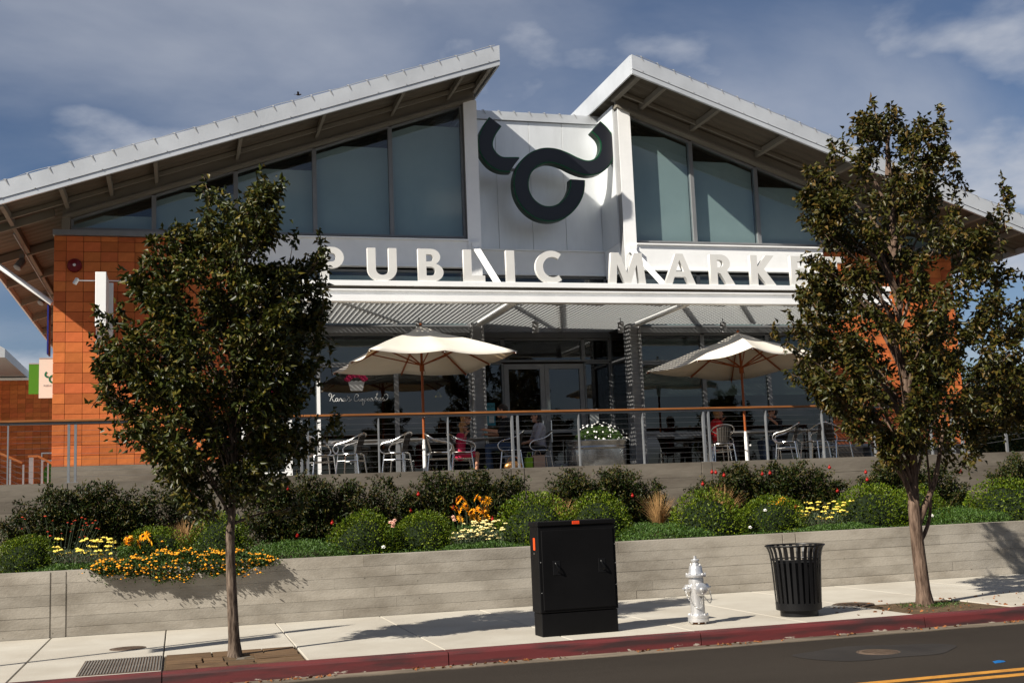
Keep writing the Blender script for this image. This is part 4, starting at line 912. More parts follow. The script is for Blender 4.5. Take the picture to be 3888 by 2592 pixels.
def umbrella(name, x, y, rot, half, zrim, zpk, tilt, label):
    r = tag(empty(name, (x, y, FL)), label, 'umbrella', 'market umbrellas on the terrace')
    M = Matrix.Translation((0, 0, zrim-FL)) @ Matrix.Rotation(R(tilt), 4, 'X') @ Matrix.Rotation(R(rot), 4, 'Z')
    H = zpk-zrim; n = 6
    ring = []
    for k in range(8):
        c, s_ = ((1, -1), (0, -1), (-1, -1), (-1, 0), (-1, 1), (0, 1), (1, 1), (1, 0))[k]; ring.append((c*half, s_*half))
    # canvas: eight gores, sagging between ribs
    V = []; F = []; sub = 8; lev = [0.16, 0.3, 0.5, 0.7, 0.86, 1.0]
    for t in lev:
        for k in range(8):
            a, b = ring[k], ring[(k+1) % 8]
            for j in range(sub):
                u = j/sub; px_, py_ = a[0]+(b[0]-a[0])*u, a[1]+(b[1]-a[1])*u
                sag = math.sin(PI*u)
                ra = math.hypot(px_, py_)/half
                f = 1-0.055*sag*t*t
                z = H*(1-t)**1.08 + H*.10*math.sin(PI*t) - sag*.055*t
                V.append(M @ Vector((px_*t*f, py_*t*f, z)))
    m = 8*sub
    for i in range(len(lev)-1):
        for k in range(m): F.append((i*m+k, i*m+(k+1) % m, (i+1)*m+(k+1) % m, (i+1)*m+k))
    o = MB().add(V, F).build('canopy', 'canvas', r, True); md = o.modifiers.new('solid', 'SOLIDIFY'); md.thickness = .004
    # vent cap
    V = []; F = []
    for t, dz in ((0.0, .085), (.12, .055), (.25, -.005)):
        for k in range(8):
            a, b = ring[k], ring[(k+1) % 8]
            for j in range(3):
                u = j/3; V.append(M @ Vector(((a[0]+(b[0]-a[0])*u)*t, (a[1]+(b[1]-a[1])*u)*t, H*(1-t)**1.08+H*.10*math.sin(PI*t)+dz-.03*t*4*math.sin(PI*u))))
    for i in range(2):
        for k in range(24): F.append((i*24+k, i*24+(k+1) % 24, (i+1)*24+(k+1) % 24, (i+1)*24+k))
    v = MB().add(V, F).build('vent_cap', 'canvas', r, True)
    hub = M @ Vector((0, 0, -.06)); top = M @ Vector((0, 0, H+.02))
    for k in range(8):
        a = ring[k]; e = M @ Vector((a[0]*.985, a[1]*.985, -.03)); tpt = M @ Vector((a[0]*.05, a[1]*.05, H*.98))
        rb = MB().bar(tpt, e, .022, .03).build('rib', 'umbrella_wood', r)
        mid = tpt.lerp(e, .52); MB().bar(hub+(mid-hub).normalized()*.04, mid-Vector((0, 0, .015)), .018, .024).build('strut', 'umbrella_wood', rb)
        MB().ball(e, .016, 8, 5).build('tip', 'aluminium', rb, True)
    MB().tube([(0, 0, .55), tuple(hub-Vector((0, 0, .02))), tuple(top)], .026, 12).build('pole', 'umbrella_wood', r, True)
    MB().lathe([(.045, -.12), (.05, -.08), (.05, .0), (.04, .03)], 14, hub).build('hub', 'umbrella_wood', r, True)
    cd = MB(); cd.tube(smooth_path([hub+Vector((.03, -.02, -.05)), hub+Vector((.055, -.03, -.15)), hub+Vector((.02, -.04, -.24)), hub+Vector((-.03, -.03, -.12))], 5), .005, 5); cd.build('cord', 'twig', r)
    MB().lathe([(.20, 0), (.20, .05), (.05, .06), (.038, .07), (.036, .60), (.030, .64), (.030, .72)], 18).build('base', 'pole_white', r, True)
    MB().lathe([(.012, 0), (.012, .05), (.022, .052), (.022, .075)], 10, (.03, 0, .42), 'X').build('knob', 'pole_white', r, True)
    MB().ball(top+Vector((0, 0, .10)), .03, 10, 7).build('finial', 'umbrella_wood', r, True)
    return r
umbrella('market_umbrella', 4.64, 22.72, 6, 1.46, 4.34, 4.98, -2.0, 'cream square umbrella over the family, left of the entrance')
umbrella('market_umbrella', 11.62, 22.78, 25, 1.45, 4.24, 4.86, -4.0, 'cream square umbrella partly behind the right tree')

# galvanised tub with daisies
tb = tag(empty('planter_tub', (8.30, 22.95, FL)), 'galvanised corrugated stock tank planter on the terrace', 'planter')
def oval(rx, ry, z, n=72, cor=0.0):
    out = []
    for k in range(n):
        a = 2*PI*k/n; rr = 1+(cor if k % 2 else 0)
        cx = .28*(1 if math.cos(a) > 0 else -1) if abs(math.cos(a)) > 1e-6 else 0
        out.append(((rx)*rr*abs(math.cos(a))**.9*(1 if math.cos(a) >= 0 else -1), ry*1.35*rr*math.sin(a), z))
    return out
q = MB(); lv = [(.60, .30, .0, 0), (.605, .305, .06, 0), (.605, .305, .09, .03), (.615, .31, .42, .03), (.62, .315, .45, 0), (.635, .325, .47, 0), (.62, .315, .50, 0), (.64, .33, .56, 0), (.655, .345, .60, 0), (.64, .335, .615, 0), (.62, .31, .60, 0), (.61, .30, .45, 0)]
V = []; F = []
for rx, ry, z, c in lv: V += oval(rx, ry, z, 72, c)
for i in range(len(lv)-1):
    for k in range(72): F.append((i*72+k, i*72+(k+1) % 72, (i+1)*72+(k+1) % 72, (i+1)*72+k))
F.append(tuple(range(71, -1, -1))); q.add(V, F); q.build('tub', 'galvanised', tb, True)
MB().add(oval(.61, .30, .52), [tuple(range(72))]).build('soil', 'soil', tb)

# ------------------------------------------------------------------ people
def capsule(q, a, b, ra, rb, n=12, m=5):
    a = Vector(a); b = Vector(b); d = (b-a); L_ = max(d.length, 1e-4); d.normalize(); u = d.orthogonal().normalized(); w = d.cross(u); prof = []
    for k in range(m+1): t = PI/2*k/m; prof.append((ra*math.sin(t), -ra*math.cos(t)))
    for k in range(m+1): t = PI/2*k/m; prof.append((rb*math.cos(t), L_+rb*math.sin(t)))
    vs = []; fs = []
    for r_, z in prof:
        for k in range(n): an = 2*PI*k/n; vs.append(a+d*z+(u*math.cos(an)+w*math.sin(an))*r_)
    for i in range(len(prof)-1):
        for k in range(n): fs.append((i*n+k, i*n+(k+1) % n, (i+1)*n+(k+1) % n, (i+1)*n+k))
    q.add(vs, fs)
def remeshed(q, name, m, parent, vox):
    o = q.build(name, m, parent); md = o.modifiers.new('skin', 'REMESH'); md.mode = 'VOXEL'; md.voxel_size = vox; md.use_smooth_shade = True
    sm = o.modifiers.new('smooth', 'SMOOTH'); sm.iterations = 4; sm.factor = .5; return o
def person(loc, deg, sc, label, hair, hairlen, top, bottom, lean=0.0, hands=None, glasses=False, female=True, skirt=False, head_turn=0.0, bare_legs=False):
    r = tag(empty('person', loc, R(deg)), label, 'person'); r.scale = (sc, sc, sc)
    hip = Vector((-.05, 0, .55)); ch = Vector((-.05+lean*.4, 0, .98)); nk = Vector((-.03+lean*.5, 0, 1.10)); hd = Vector((.0+lean*.6, 0, 1.245))
    sw = .165 if female else .20
    hands = hands or [(.34, .13, .79), (.34, -.13, .79)]
    q = MB()
    capsule(q, hip, hip.lerp(ch, .45), .135, .115); capsule(q, hip.lerp(ch, .45), ch, .115, .135); capsule(q, ch+Vector((0, sw-.03, .04)), ch+Vector((0, -sw+.03, .04)), .075, .075)
    capsule(q, ch+Vector((0, 0, .06)), nk+Vector((.01, 0, .06)), .055, .048)
    cap_dir = Vector((math.cos(head_turn), math.sin(head_turn), 0)); sdv = Vector((-cap_dir.y, cap_dir.x, 0))
    q.ball(hd+Vector((0, 0, .02)), .098, 14, 10, (1.0, .80, 1.12)); capsule(q, hd+cap_dir*.03+Vector((0, 0, -.05)), hd+cap_dir*.055+Vector((0, 0, -.085)), .062, .040)
    capsule(q, hd+cap_dir*.088+Vector((0, 0, .02)), hd+cap_dir*.112+Vector((0, 0, -.022)), .010, .015)      # nose
    capsule(q, hd+cap_dir*.085+Vector((0, 0, -.058))-sdv*.018, hd+cap_dir*.085+Vector((0, 0, -.058))+sdv*.018, .010, .010)   # lips
    for s_ in (-1, 1): capsule(q, hd+sdv*(.079*s_)+Vector((0, 0, .03)), hd+sdv*(.082*s_)+Vector((0, 0, -.025)), .018, .014)  # ears
    sh, pt = MB(), MB()
    for i, s_ in enumerate((1, -1)):
        S0 = ch+Vector((0, sw*s_, .05)); Hn = Vector(hands[i]); el = S0.lerp(Hn, .5)+Vector((-.06, .07*s_, -.13))
        capsule(q, S0, el, .052, .040); capsule(q, el, Hn, .040, .028)
        fd = (Hn-el).normalized(); pc = Hn+fd*.045; capsule(q, Hn, pc, .026, .030)
        sdx = fd.cross(Vector((0, 0, 1))).normalized(); upx = sdx.cross(fd)
        for k in range(4):
            st = pc+sdx*(.018*(k-1.5))+fd*.015; ln = (.058, .068, .064, .050)[k]; mp = st+fd*ln*.6; capsule(q, st, mp, .0095, .009, 8, 3); capsule(q, mp, mp+fd*ln*.35-upx*ln*.30, .009, .008, 8, 3)
        tb_ = Hn+fd*.02-sdx*(.026*s_); capsule(q, tb_, tb_+fd*.04-sdx*(.03*s_)-upx*.005, .011, .009, 8, 3)
        capsule(sh, S0, el, .064, .054)
        kn = Vector((.40, .105*s_, .54)); an = Vector((.40-.05*i, .11*s_, .09)); H0 = hip+Vector((.0, .085*s_, -.02))
        capsule(q, H0, kn, .082, .060); capsule(q, kn, an, .056, .036); capsule(q, an+Vector((-.03, 0, -.045)), an+Vector((.14, .01*s_, -.055)), .036, .028)
        if not bare_legs: capsule(pt, H0, kn, .094, .072); capsule(pt, kn, an+Vector((0, 0, .03)), .068, .052)
        else: capsule(pt, H0, H0.lerp(kn, .72), .10, .095)
    body = remeshed(q, 'body', 'skin', r, .0085)
    capsule(sh, hip+Vector((0, 0, -.03)), hip.lerp(ch, .45), .150, .130); capsule(sh, hip.lerp(ch, .45), ch, .130, .148); capsule(sh, ch+Vector((0, sw-.03, .035)), ch+Vector((0, -sw+.03, .035)), .086, .086)
    remeshed(sh, 'shirt', top, r, .014)
    capsule(pt, hip+Vector((0, .07, -.05)), hip+Vector((0, -.07, -.05)), .115, .115)
    remeshed(pt, 'skirt' if skirt else 'trousers', bottom, r, .014)
    hq = MB(); hq.ball(hd+Vector((0, 0, .045))-cap_dir*.022, .108, 14, 10, (1, .86, 1.04))
    if hairlen > 0:
        for s_ in (-.8, -.4, 0, .4, .8):
            capsule(hq, hd-cap_dir*.055+sdv*(.075*s_)+Vector((0, 0, .02)), hd-cap_dir*(.05-.02*abs(s_))+sdv*(.10*s_)+Vector((0, 0, -hairlen)), .052, .034)
    remeshed(hq, 'hair', hair, r, .012)
    for s_ in (-1, 1): MB().ball(hd+cap_dir*.083+sdv*(.032*s_)+Vector((0, 0, .022)), .012, 8, 6).build('eye', 'hair_dark', r, True)
    if glasses:
        g = MB()
        for s_ in (-1, 1): g.ball(hd+cap_dir*.094+sdv*(.034*s_)+Vector((0, 0, .022)), .030, 10, 6, (.35, 1, .8)); g.bar(hd+cap_dir*.094+sdv*(.062*s_)+Vector((0, 0, .03)), hd+sdv*(.090*s_)+Vector((0, 0, .03)), .006, .01)
        g.build('sunglasses', 'cloth_black', r, True)
    return r
person((5.74, 23.95, FL), -14, .95, 'seated woman in black top with long blonde hair and sunglasses', 'hair_blonde', .30, 'cloth_black', 'cloth_black', lean=.10, glasses=True, head_turn=-.35)
person((5.45, 22.95, FL), -8, .76, 'seated child in bright pink dress with blonde hair, hands at mouth', 'hair_blonde', .24, 'cloth_pink', 'cloth_pink', lean=.10, hands=[(.14, .05, 1.10), (.14, -.05, 1.10)], glasses=True, skirt=True, bare_legs=True)
person((6.36, 22.78, FL), 166, 1.0, 'seated man in dark top and blue jeans behind double rail post', 'hair_dark', 0, 'cloth_black', 'denim', lean=.16, female=False, hands=[(.42, .12, .88), (.40, -.14, .80)])
person((7.12, 23.17, FL), 178, .92, 'seated woman in white long sleeved top with dark hair, facing left', 'hair_dark', .10, 'cloth_white', 'cloth_black', lean=.05, hands=[(.36, .10, .66), (.36, -.10, .66)])
person((11.44, 23.75, FL), -4, .95, 'seated woman in red top beside the right umbrella pole', 'hair_blonde', .10, 'cloth_red', 'cloth_black', lean=.08, hands=[(.14, .05, 1.08), (.38, -.12, .79)])
person((12.90, 23.80, FL), 186, .95, 'seated person in dark top facing left at right table', 'hair_dark', .05, 'cloth_black', 'denim', lean=.12, hands=[(.16, .05, 1.08), (.38, -.12, .79)], glasses=True)
# bags
bg_ = MB(); bg_.ball((0, 0, .10), .14, 16, 10, (1.35, .6, .75)); o = tag(bg_.build('handbag', 'bag_gold', None, True, loc=(6.28, 22.15, FL+.02)), 'shiny crinkled gold handbag on the terrace edge', 'bag')
MB().tube(smooth_path([(-.12, 0, .20), (-.06, 0, .28), (.06, 0, .28), (.12, 0, .20)], 5), .008, 6).build('handle', 'bag_gold', o, True)
for x, w, h, m_, l_ in ((6.78, .10, .30, 'bag_green', 'lime green shopping bag under the chair of the woman in white'), (6.98, .16, .34, 'bag_paper', 'tan paper shopping bag under the chair of the woman in white')):
    o = tag(MB().box(x-w, x+w*.6, 22.62, 22.74, FL, FL+h).build('shopping_bag', m_), l_, 'bag')
    MB().tube(smooth_path([(x-w*.6, 22.68, FL+h), (x-w*.4, 22.68, FL+h+.09), (x, 22.68, FL+h+.09), (x+w*.2, 22.68, FL+h)], 4), .005, 5).build('handle', m_, o)
o = tag(MB().lathe([(.028, 0), (.032, .01), (.032, .13), (.012, .17), (.012, .20)], 14, (6.02, 23.2, FL+.743)).build('bottle', 'poster_blue', None, True), 'small blue labelled water bottle on the family table', 'bottle')
MB().lathe([(.013, .20), (.013, .22)], 10, (6.02, 23.2, FL+.743)).build('cap', 'vinyl_white', o)
pl_ = tag(MB().lathe([(.02, 0), (.06, -.02), (.11, -.12), (.115, -.16)], 20, (5.60, 25.75, 4.06)).build('pendant_lamp', 'brass', None, True), 'brass pendant lamp inside the shop window', 'lamp')
MB().tube([(5.60, 25.75, 4.06), (5.60, 25.75, 6.98)], .006, 5).build('cord', 'cloth_black', pl_)

# ================================================================== PAVEMENT FURNITURE
cb = tag(empty('utility_cabinet', (4.51, 13.46, 0)), 'tall matt black utility cabinet standing on the pavement', 'cabinet')
cb.rotation_euler = (0, 0, R(2.0))
def lb(n, b_, m, par=cb, bev=.006): return MB().box(*b_).build(n, m, par, bevel=bev)
lb('plinth', (-.470, .480, -.130, .145, 0, .265), 'cabinet_black'); lb('body', (-.485, .490, -.140, .155, .27, 1.265), 'cabinet_black', bev=.008); lb('lid', (-.495, .500, -.155, .165, 1.262, 1.318), 'cabinet_black', bev=.01)
dr = lb('door', (-.445, .455, -.152, -.138, .30, 1.215), 'cabinet_black', bev=.005)
for X in (-.27, .30):
    h = MB().box(X-.045, X+.045, -.156, -.150, .70, .86); o = h.build('handle_plate', 'black_coat', dr, bevel=.002); MB().tube(smooth_path([(X-.02, -.156, .84), (X-.02, -.185, .83), (X+.01, -.19, .76), (X+.015, -.157, .73)], 4), .008, 6).build('handle', 'black_coat', o, True)
lb('sticker', (-.055, .035, -.1585, -.155, 1.275, 1.312), 'sticker_orange', bev=0)
for X in (-.035, -.010, .015): lb('sticker_number', (X-.004, X+.005, -.1600, -.1587, 1.282, 1.306), 'sticker_red', bev=0)
lb('sticker', (-.4882, -.4855, -.035, .025, .99, 1.13), 'sticker_orange', bev=0); MB().lathe([(.012, 0), (.012, -.006)], 12, (-.485, 0, .95), 'X').build('lock', 'aluminium', cb)
for X, Z in ((-.46, .5), (-.46, .85), (.475, .55), (.475, .80), (.475, 1.02)): MB().lathe([(.006, 0), (.004, -.004)], 8, (X, -.141, Z), 'Y').build('screw', 'chain', cb)

hy = tag(empty('fire_hydrant', (6.10, 13.52, 0)), 'silver painted fire hydrant with chained caps', 'hydrant')
def hp(mb, n, m='hydrant_paint', par=hy): return mb.build(n, m, par, True)
hp(MB().lathe([(.085, 0), (.085, .03)], 24), 'collar', 'rust')
bs_ = hp(MB().lathe([(.118, .028), (.128, .032), (.128, .062), (.122, .068), (.122, .074), (.128, .078), (.128, .106), (.118, .112), (.092, .118)], 28), 'base_flange')
hp(MB().lathe([(.090, .112), (.088, .14), (.085, .34), (.092, .40), (.094, .50), (.090, .56)], 28), 'barrel')
hp(MB().lathe([(.10, .560), (.126, .564), (.128, .585), (.122, .592), (.095, .600), (.088, .62), (.082, .66), (.074, .695), (.052, .712), (.045, .722), (.046, .732), (.036, .738), (.036, .748), (.052, .752), (.052, .770), (.040, .776), (.018, .780), (.018, .815)], 28), 'bonnet')
for k in range(8):
    a = 2*PI*(k+.5)/8
    for r_, z0, z1 in ((.112, .012, .128), (.112, .575, .612)): hp(MB().lathe([(.010, z0), (.012, z0+.004), (.012, z1-.003), (.009, z1)], 6, (r_*math.cos(a), r_*math.sin(a), 0)), 'bolt')
for k in range(6):
    a = 2*PI*(k+.3)/6; hp(MB().lathe([(.008, .705), (.008, .722)], 6, (.062*math.cos(a), .062*math.sin(a), 0)), 'bolt')
def nozzle(axis, sgn, z, r_, L_):
    M3 = {'X': Matrix.Rotation(R(90*sgn), 3, 'Y'), 'Y': Matrix.Rotation(R(-90*sgn), 3, 'X')}[axis]
    o = hp(MB().lathe([(r_*.95, .05), (r_*.85, L_*.62), (r_*1.05, L_*.66), (r_*1.05, L_*.72)], 20, (0, 0, z), 'Z', M3), 'nozzle')
    hp(MB().lathe([(r_*1.12, L_*.725), (r_*1.15, L_*.74), (r_*1.12, L_*.93), (r_*.9, L_*.98), (r_*.35, L_*.99), (r_*.30, L_*1.18), (r_*.2, L_*1.2)], 20, (0, 0, z), 'Z', M3), 'cap', par=o)
nozzle('X', -1, .43, .043, .155); nozzle('X', 1, .43, .043, .155); nozzle('Y', -1, .42, .070, .155)
def chain(pts, n):
    P = smooth_path(pts, 8); q = MB(); d = np.cumsum([0]+[math.dist(a, b) for a, b in zip(P[:-1], P[1:])]); L_ = d[-1]
    for k in range(n):
        t = L_*(k+.5)/n; i = min(int(np.searchsorted(d, t)), len(P)-1); c = Vector(P[i]); tv = (Vector(P[min(i+1, len(P)-1)])-Vector(P[max(i-1, 0)])).normalized()
        u = tv.orthogonal().normalized(); u = u if k % 2 else tv.cross(u)
        q.tube([c+tv*(.013*math.cos(a))+u*(.007*math.sin(a)) for a in [2*PI*j/8 for j in range(9)]], .0022, 5, False)
    q.build('chain', 'chain', hy)
chain([(-.16, -.02, .40), (-.14, -.06, .31), (-.08, -.10, .22), (.0, -.10, .20), (.03, -.09, .33)], 22); chain([(.16, -.02, .40), (.165, -.05, .30), (.13, -.08, .25), (.07, -.10, .30), (.04, -.10, .34)], 18); chain([(.0, -.165, .40), (.01, -.13, .32), (.02, -.10, .24), (.03, -.095, .32)], 14)

cn_ = tag(empty('litter_bin', (7.53, 13.62, 0)), 'black slatted steel litter bin with flared rim', 'bin')
def cp(mb, n, m='black_coat', par=cn_): return mb.build(n, m, par, True)
cp(MB().lathe([(.235, 0), (.235, .075), (.20, .08)], 36), 'pedestal'); cp(MB().lathe([(.27, .075), (.284, .080), (.287, .165), (.27, .170)], 40), 'bottom_band')
cp(MB().lathe([(.250, .13), (.262, .66), (.268, .665), (.258, .67), (.245, .14)], 36), 'liner')
for k in range(26):
    a = 2*PI*k/26; ca, sa = math.cos(a), math.sin(a); q = MB(); V = []; F = []
    prof = [(.284, .16), (.293, .34), (.304, .55), (.314, .70), (.327, .78), (.345, .835), (.366, .868)]
    for r_, z in prof:
        for w, dr_ in ((-.021, 0), (.021, 0), (.021, -.006), (-.021, -.006)): rr = r_+dr_; V.append((rr*ca-w*sa, rr*sa+w*ca, z))
    for i in range(len(prof)-1):
        for j in range(4): F.append((i*4+j, i*4+(j+1) % 4, (i+1)*4+(j+1) % 4, (i+1)*4+j))
    F += [(3, 2, 1, 0), tuple(len(V)-4+j for j in range(4))]; q.add(V, F); q.build('slat', 'black_coat', cn_)
for r_, z in ((.366, .872), (.309, .70)): cp(MB().tube([(r_*math.cos(t), r_*math.sin(t), z) for t in [2*PI*j/48 for j in range(49)]], .011 if z > .8 else .008, 8, False), 'rim' if z > .8 else 'hoop')

# street lamp just outside the left edge of the frame, its shadow crosses the pavement
lp = tag(empty('street_lamp', (-4.40, 13.28, 0)), 'slim street lamp with side banner left of the frame', 'street lamp')
MB().lathe([(.09, 0), (.09, .25), (.05, .3), (.042, 4.7)], 14).build('pole', 'grey_paint', lp, True); MB().lathe([(.05, 4.7), (.10, 4.78), (.12, 5.05), (.09, 5.3), (.02, 5.55)], 14).build('luminaire', 'grey_paint', lp, True)
MB().box(.10, .115, -.46, -.08, 3.35, 4.55).build('banner', 'banner_cream', lp); MB().tube([(.10, 0, 4.57), (.10, -.48, 4.57)], .012, 6).build('arm', 'grey_paint', lp); MB().tube([(.10, 0, 3.33), (.10, -.48, 3.33)], .012, 6).build('arm', 'grey_paint', lp)
o = tag(MB().add([(0, 0, 0), (.20, .03, .004), (.22, .10, .012), (.10, .13, .004), (.03, .09, .014), (.11, .06, .03)], [(0, 1, 5), (1, 2, 5), (2, 3, 5), (3, 4, 5), (4, 0, 5)]).build('litter', 'litter_blue', None, loc=(7.54, 9.93, -.149)), 'crumpled blue and white wrapper on the road', 'litter'); o.scale = (.7, .7, .7)
MB().add([(.09, .05, .030), (.16, .06, .022), (.14, .09, .022)], [(0, 1, 2)]).build('white_print', 'vinyl_white', o)

# ================================================================== TREES
def tree(name, base, prof, label, lm, bark, seed, nclump, leaf=(.088, .046), per=42, trunk=None, fork=1.5, group='street trees', rad=.055, shoots=(), depth=0.9):
    rg = np.random.default_rng(seed); rnd = random.Random(seed)
    t = tag(empty(name, base), label, 'tree', group)
    pz = np.array([p[0] for p in prof][::-1]); pl = np.array([p[1] for p in prof][::-1]); pr = np.array([p[2] for p in prof][::-1])
    zs = np.linspace(pz[0], pz[-1], 300); wd = np.interp(zs, pz, pr)-np.interp(zs, pz, pl); cdf = np.cumsum(wd**1.25); cdf /= cdf[-1]
    C = []; inner = int(nclump*.58)
    def env(z): return np.interp(z, pz, pl), np.interp(z, pz, pr)
    while len(C) < inner:                       # the body of the crown
        z = float(np.interp(rg.random(), cdf, zs)); l, r_ = env(z); hw = (r_-l)/2*.86; xc = (l+r_)/2
        a = rg.uniform(0, 2*PI); f = min(rg.random()**.42, .94)
        C.append((xc+hw*f*math.cos(a), hw*depth*f*math.sin(a), z, math.cos(a), math.sin(a), f))
    nl = max(20, nclump//16)                    # boughs that stand out of it, with hollows between
    for k in range(nl):
        z = float(np.interp((k+rg.random())/nl, cdf, zs)); l, r_ = env(z); hw = (r_-l)/2; xc = (l+r_)/2; a = rg.uniform(0, 2*PI) if k % 3 else (0 if k % 2 else PI)+rg.uniform(-.5, .5)
        ax = Vector((math.cos(a)*.6, math.sin(a)*.6, .8)).normalized(); L_ = rg.uniform(.35, .75); c0 = Vector((xc+hw*.76*math.cos(a), hw*depth*.76*math.sin(a), z-.12))
        for j in range((nclump-inner)//nl): u = rg.random(); p = c0+ax*(L_*(u-.35)); sp_ = .15*(1.15-u); C.append((p.x+rg.normal()*sp_, p.y+rg.normal()*sp_, p.z+rg.normal()*sp_, math.cos(a), math.sin(a), .9))
    for k in range(int(nclump*.10)):            # thin leading shoots along the outline
        z = float(np.interp(rg.random(), cdf, zs)); l, r_ = env(z); sd_ = rg.random() < .5; x_ = (l if sd_ else r_)*1.0+rg.uniform(-.05, .04)*(1 if sd_ else -1); C.append((x_, rg.uniform(-.3, .3), z+rg.uniform(0, .18), -.5 if sd_ else .5, 0, .15))
    for s_ in shoots: C.append((s_[0], s_[1], s_[2], 0, 0, .15))
    # trunk
    q = MB(); tp = [(0, 0, -.04), (0, 0, .05), (-.012, .0, .30), (-.03, .005, .8), (-.04, 0, 1.3), (-.02, .01, fork), (.02, 0, fork+.8), (.0, .02, fork+1.7), (.04, 0, pz[-1]-.5)]
    q.tube(smooth_path(tp, 3), [float(np.interp(i, [0, 2, 5, 12, 15, 24], [rad*2.0, rad*1.65, rad*1.22, rad*1.0, rad*.85, rad*.22])) for i in range(len(smooth_path(tp, 3)))], 12)
    trk = q.build('trunk', bark, t, True)
    # limbs and twigs
    q = MB(); order = sorted(C, key=lambda c: rnd.random())
    zmax = pz[-1]
    low_used = 0; made = 0
    for c in order:
        h = math.hypot(c[0], c[1]); z0 = min(c[2]-h*rnd.uniform(.8, 1.3)-.2, zmax-.9)
        if z0 < fork+.15:
            low_used += 1
            if low_used > 4: continue
            z0 = max(z0, fork-.1)
        made += 1
        if made > 44: break
        p0 = Vector((rnd.uniform(-.02, .02), rnd.uniform(-.02, .02), z0)); p1 = Vector((c[0]*.38+rnd.uniform(-.06, .06), c[1]*.38+rnd.uniform(-.06, .06), z0+(c[2]-z0)*.58+rnd.uniform(-.05, .1))); p2 = Vector(c[:3])
        r0 = rad*rnd.uniform(.28, .42)
        q.tube(smooth_path([p0, p1, p2], 4), [r0*(1-k/8*.8) for k in range(9)], 6)
    tag(q.build('limbs', bark, t, True), kind='stuff')
    # leaves in clumps along twigs
    LC = []; LD = []; tw = MB()
    for cx, cy, cz, ca, sa, f in C:
        ax = Vector((ca*(.4+.5*f)+rnd.uniform(-.3, .3), sa*(.4+.5*f)+rnd.uniform(-.3, .3), rnd.uniform(.35, 1.0))).normalized(); L_ = rnd.uniform(.22, .42)
        p0 = Vector((cx, cy, cz))-ax*L_*.6; p1 = Vector((cx, cy, cz))+ax*L_*.5
        tw.tube([p0, p1], [.006, .002], 3, False)
        n = int(per*rnd.uniform(.6, 1.35)*(1 if f > .18 else .42)); thin = 1 if f > .18 else .55; u = rg.random(n)**.85
        P = np.array(p0)[None]+(np.array(p1)-np.array(p0))[None]*u[:, None]
        off = rg.normal(size=(n, 3))*np.array([.070, .070, .062])*thin*(1.15-.5*u[:, None]); LC.append(P+off)
        LD.append(unit(off+1e-4)*1.0+np.array([ca*.25, sa*.25, -.42])+rg.normal(size=(n, 3))*.35)
    tag(tw.build('twigs', 'twig', t), kind='stuff')
    V, F = leaves(np.concatenate(LC), np.concatenate(LD), leaf[0], leaf[1], .34, .32, rg)
    link('crown', npmesh('crown', V, F, lm), t)
    return t
T1 = [(5.42, .33, .44), (5.28, -.30, .51), (4.99, -.40, .55), (4.67, -.67, .59), (4.36, -.95, .92), (4.05, -1.02, 1.0), (3.75, -1.26, .97), (3.44, -1.46, .95), (3.14, -1.37, .95), (2.84, -1.39, .84), (2.54, -1.21, .89), (2.25, -1.09, .76), (2.05, -.79, .51), (1.85, -.48, .41), (1.63, -.17, .14)]
T2 = [(6.71, -.44, .85), (6.21, -.52, .77), (5.83, -1.02, .69), (5.52, -1.28, .73), (5.23, -1.28, .85), (4.86, -1.12, 1.0), (4.49, -1.12, 1.35), (4.01, -1.32, 1.85), (3.58, -1.62, 2.25), (3.10, -1.42, 2.30), (2.69, -1.42, 2.05), (2.34, -1.12, 1.6), (2.10, -.62, 1.07), (1.90, -.17, .57)]
tr1 = tree('street_tree', (0.60, 13.80, 0), T1, 'small dense dark green street tree at left, in flagstone pit', 'leaf_pear', 'bark', 11, 430, per=72, leaf=(.078, .042), rad=.052, fork=1.55,
    shoots=[(.38, 0, 5.45), (.36, 0, 5.25), (.34, 0, 5.0), (-.28, 0, 5.35), (-.26, 0, 5.1), (1.02, -.1, 4.35), (1.0, -.1, 4.6), (1.08, -.15, 2.50), (1.18, -.15, 2.56), (.95, -.1, 2.45), (-1.5, 0, 3.5), (-1.42, 0, 2.95), (1.12, 0, 3.35), (-.85, 0, 4.66), (1.02, -.1, 4.72)])
tr2 = tree('street_tree', (9.46, 13.77, 0), T2, 'larger reddish green street tree at right, in mulch pit', 'leaf_pear_red', 'bark_pale', 23, 470, per=72, rad=.078, fork=1.45, depth=1.1, leaf=(.082, .045),
    shoots=[(.95, 0, 6.70), (.90, 0, 6.5), (-.15, 0, 6.78), (1.1, 0, 5.9), (1.15, 0, 5.75), (1.05, 0, 5.55), (1.85, 0, 5.75), (1.95, 0, 5.65), (1.75, 0, 5.45), (1.92, 0, 5.4), (1.62, 0, 5.25), (1.75, .1, 5.15), (1.5, 0, 5.05), (1.62, -.1, 4.95), (1.4, 0, 4.85), (1.8, 0, 5.3), (1.55, .1, 4.75), (1.9, 0, 5.55), (2.2, 0, 4.55), (2.3, 0, 4.4), (2.1, 0, 4.3), (2.35, 0, 4.15), (2.2, 0, 4.0), (-1.9, 0, 3.62), (-1.75, 0, 3.5), (-.9, 0, 5.9), (-1.3, 0, 5.55)])
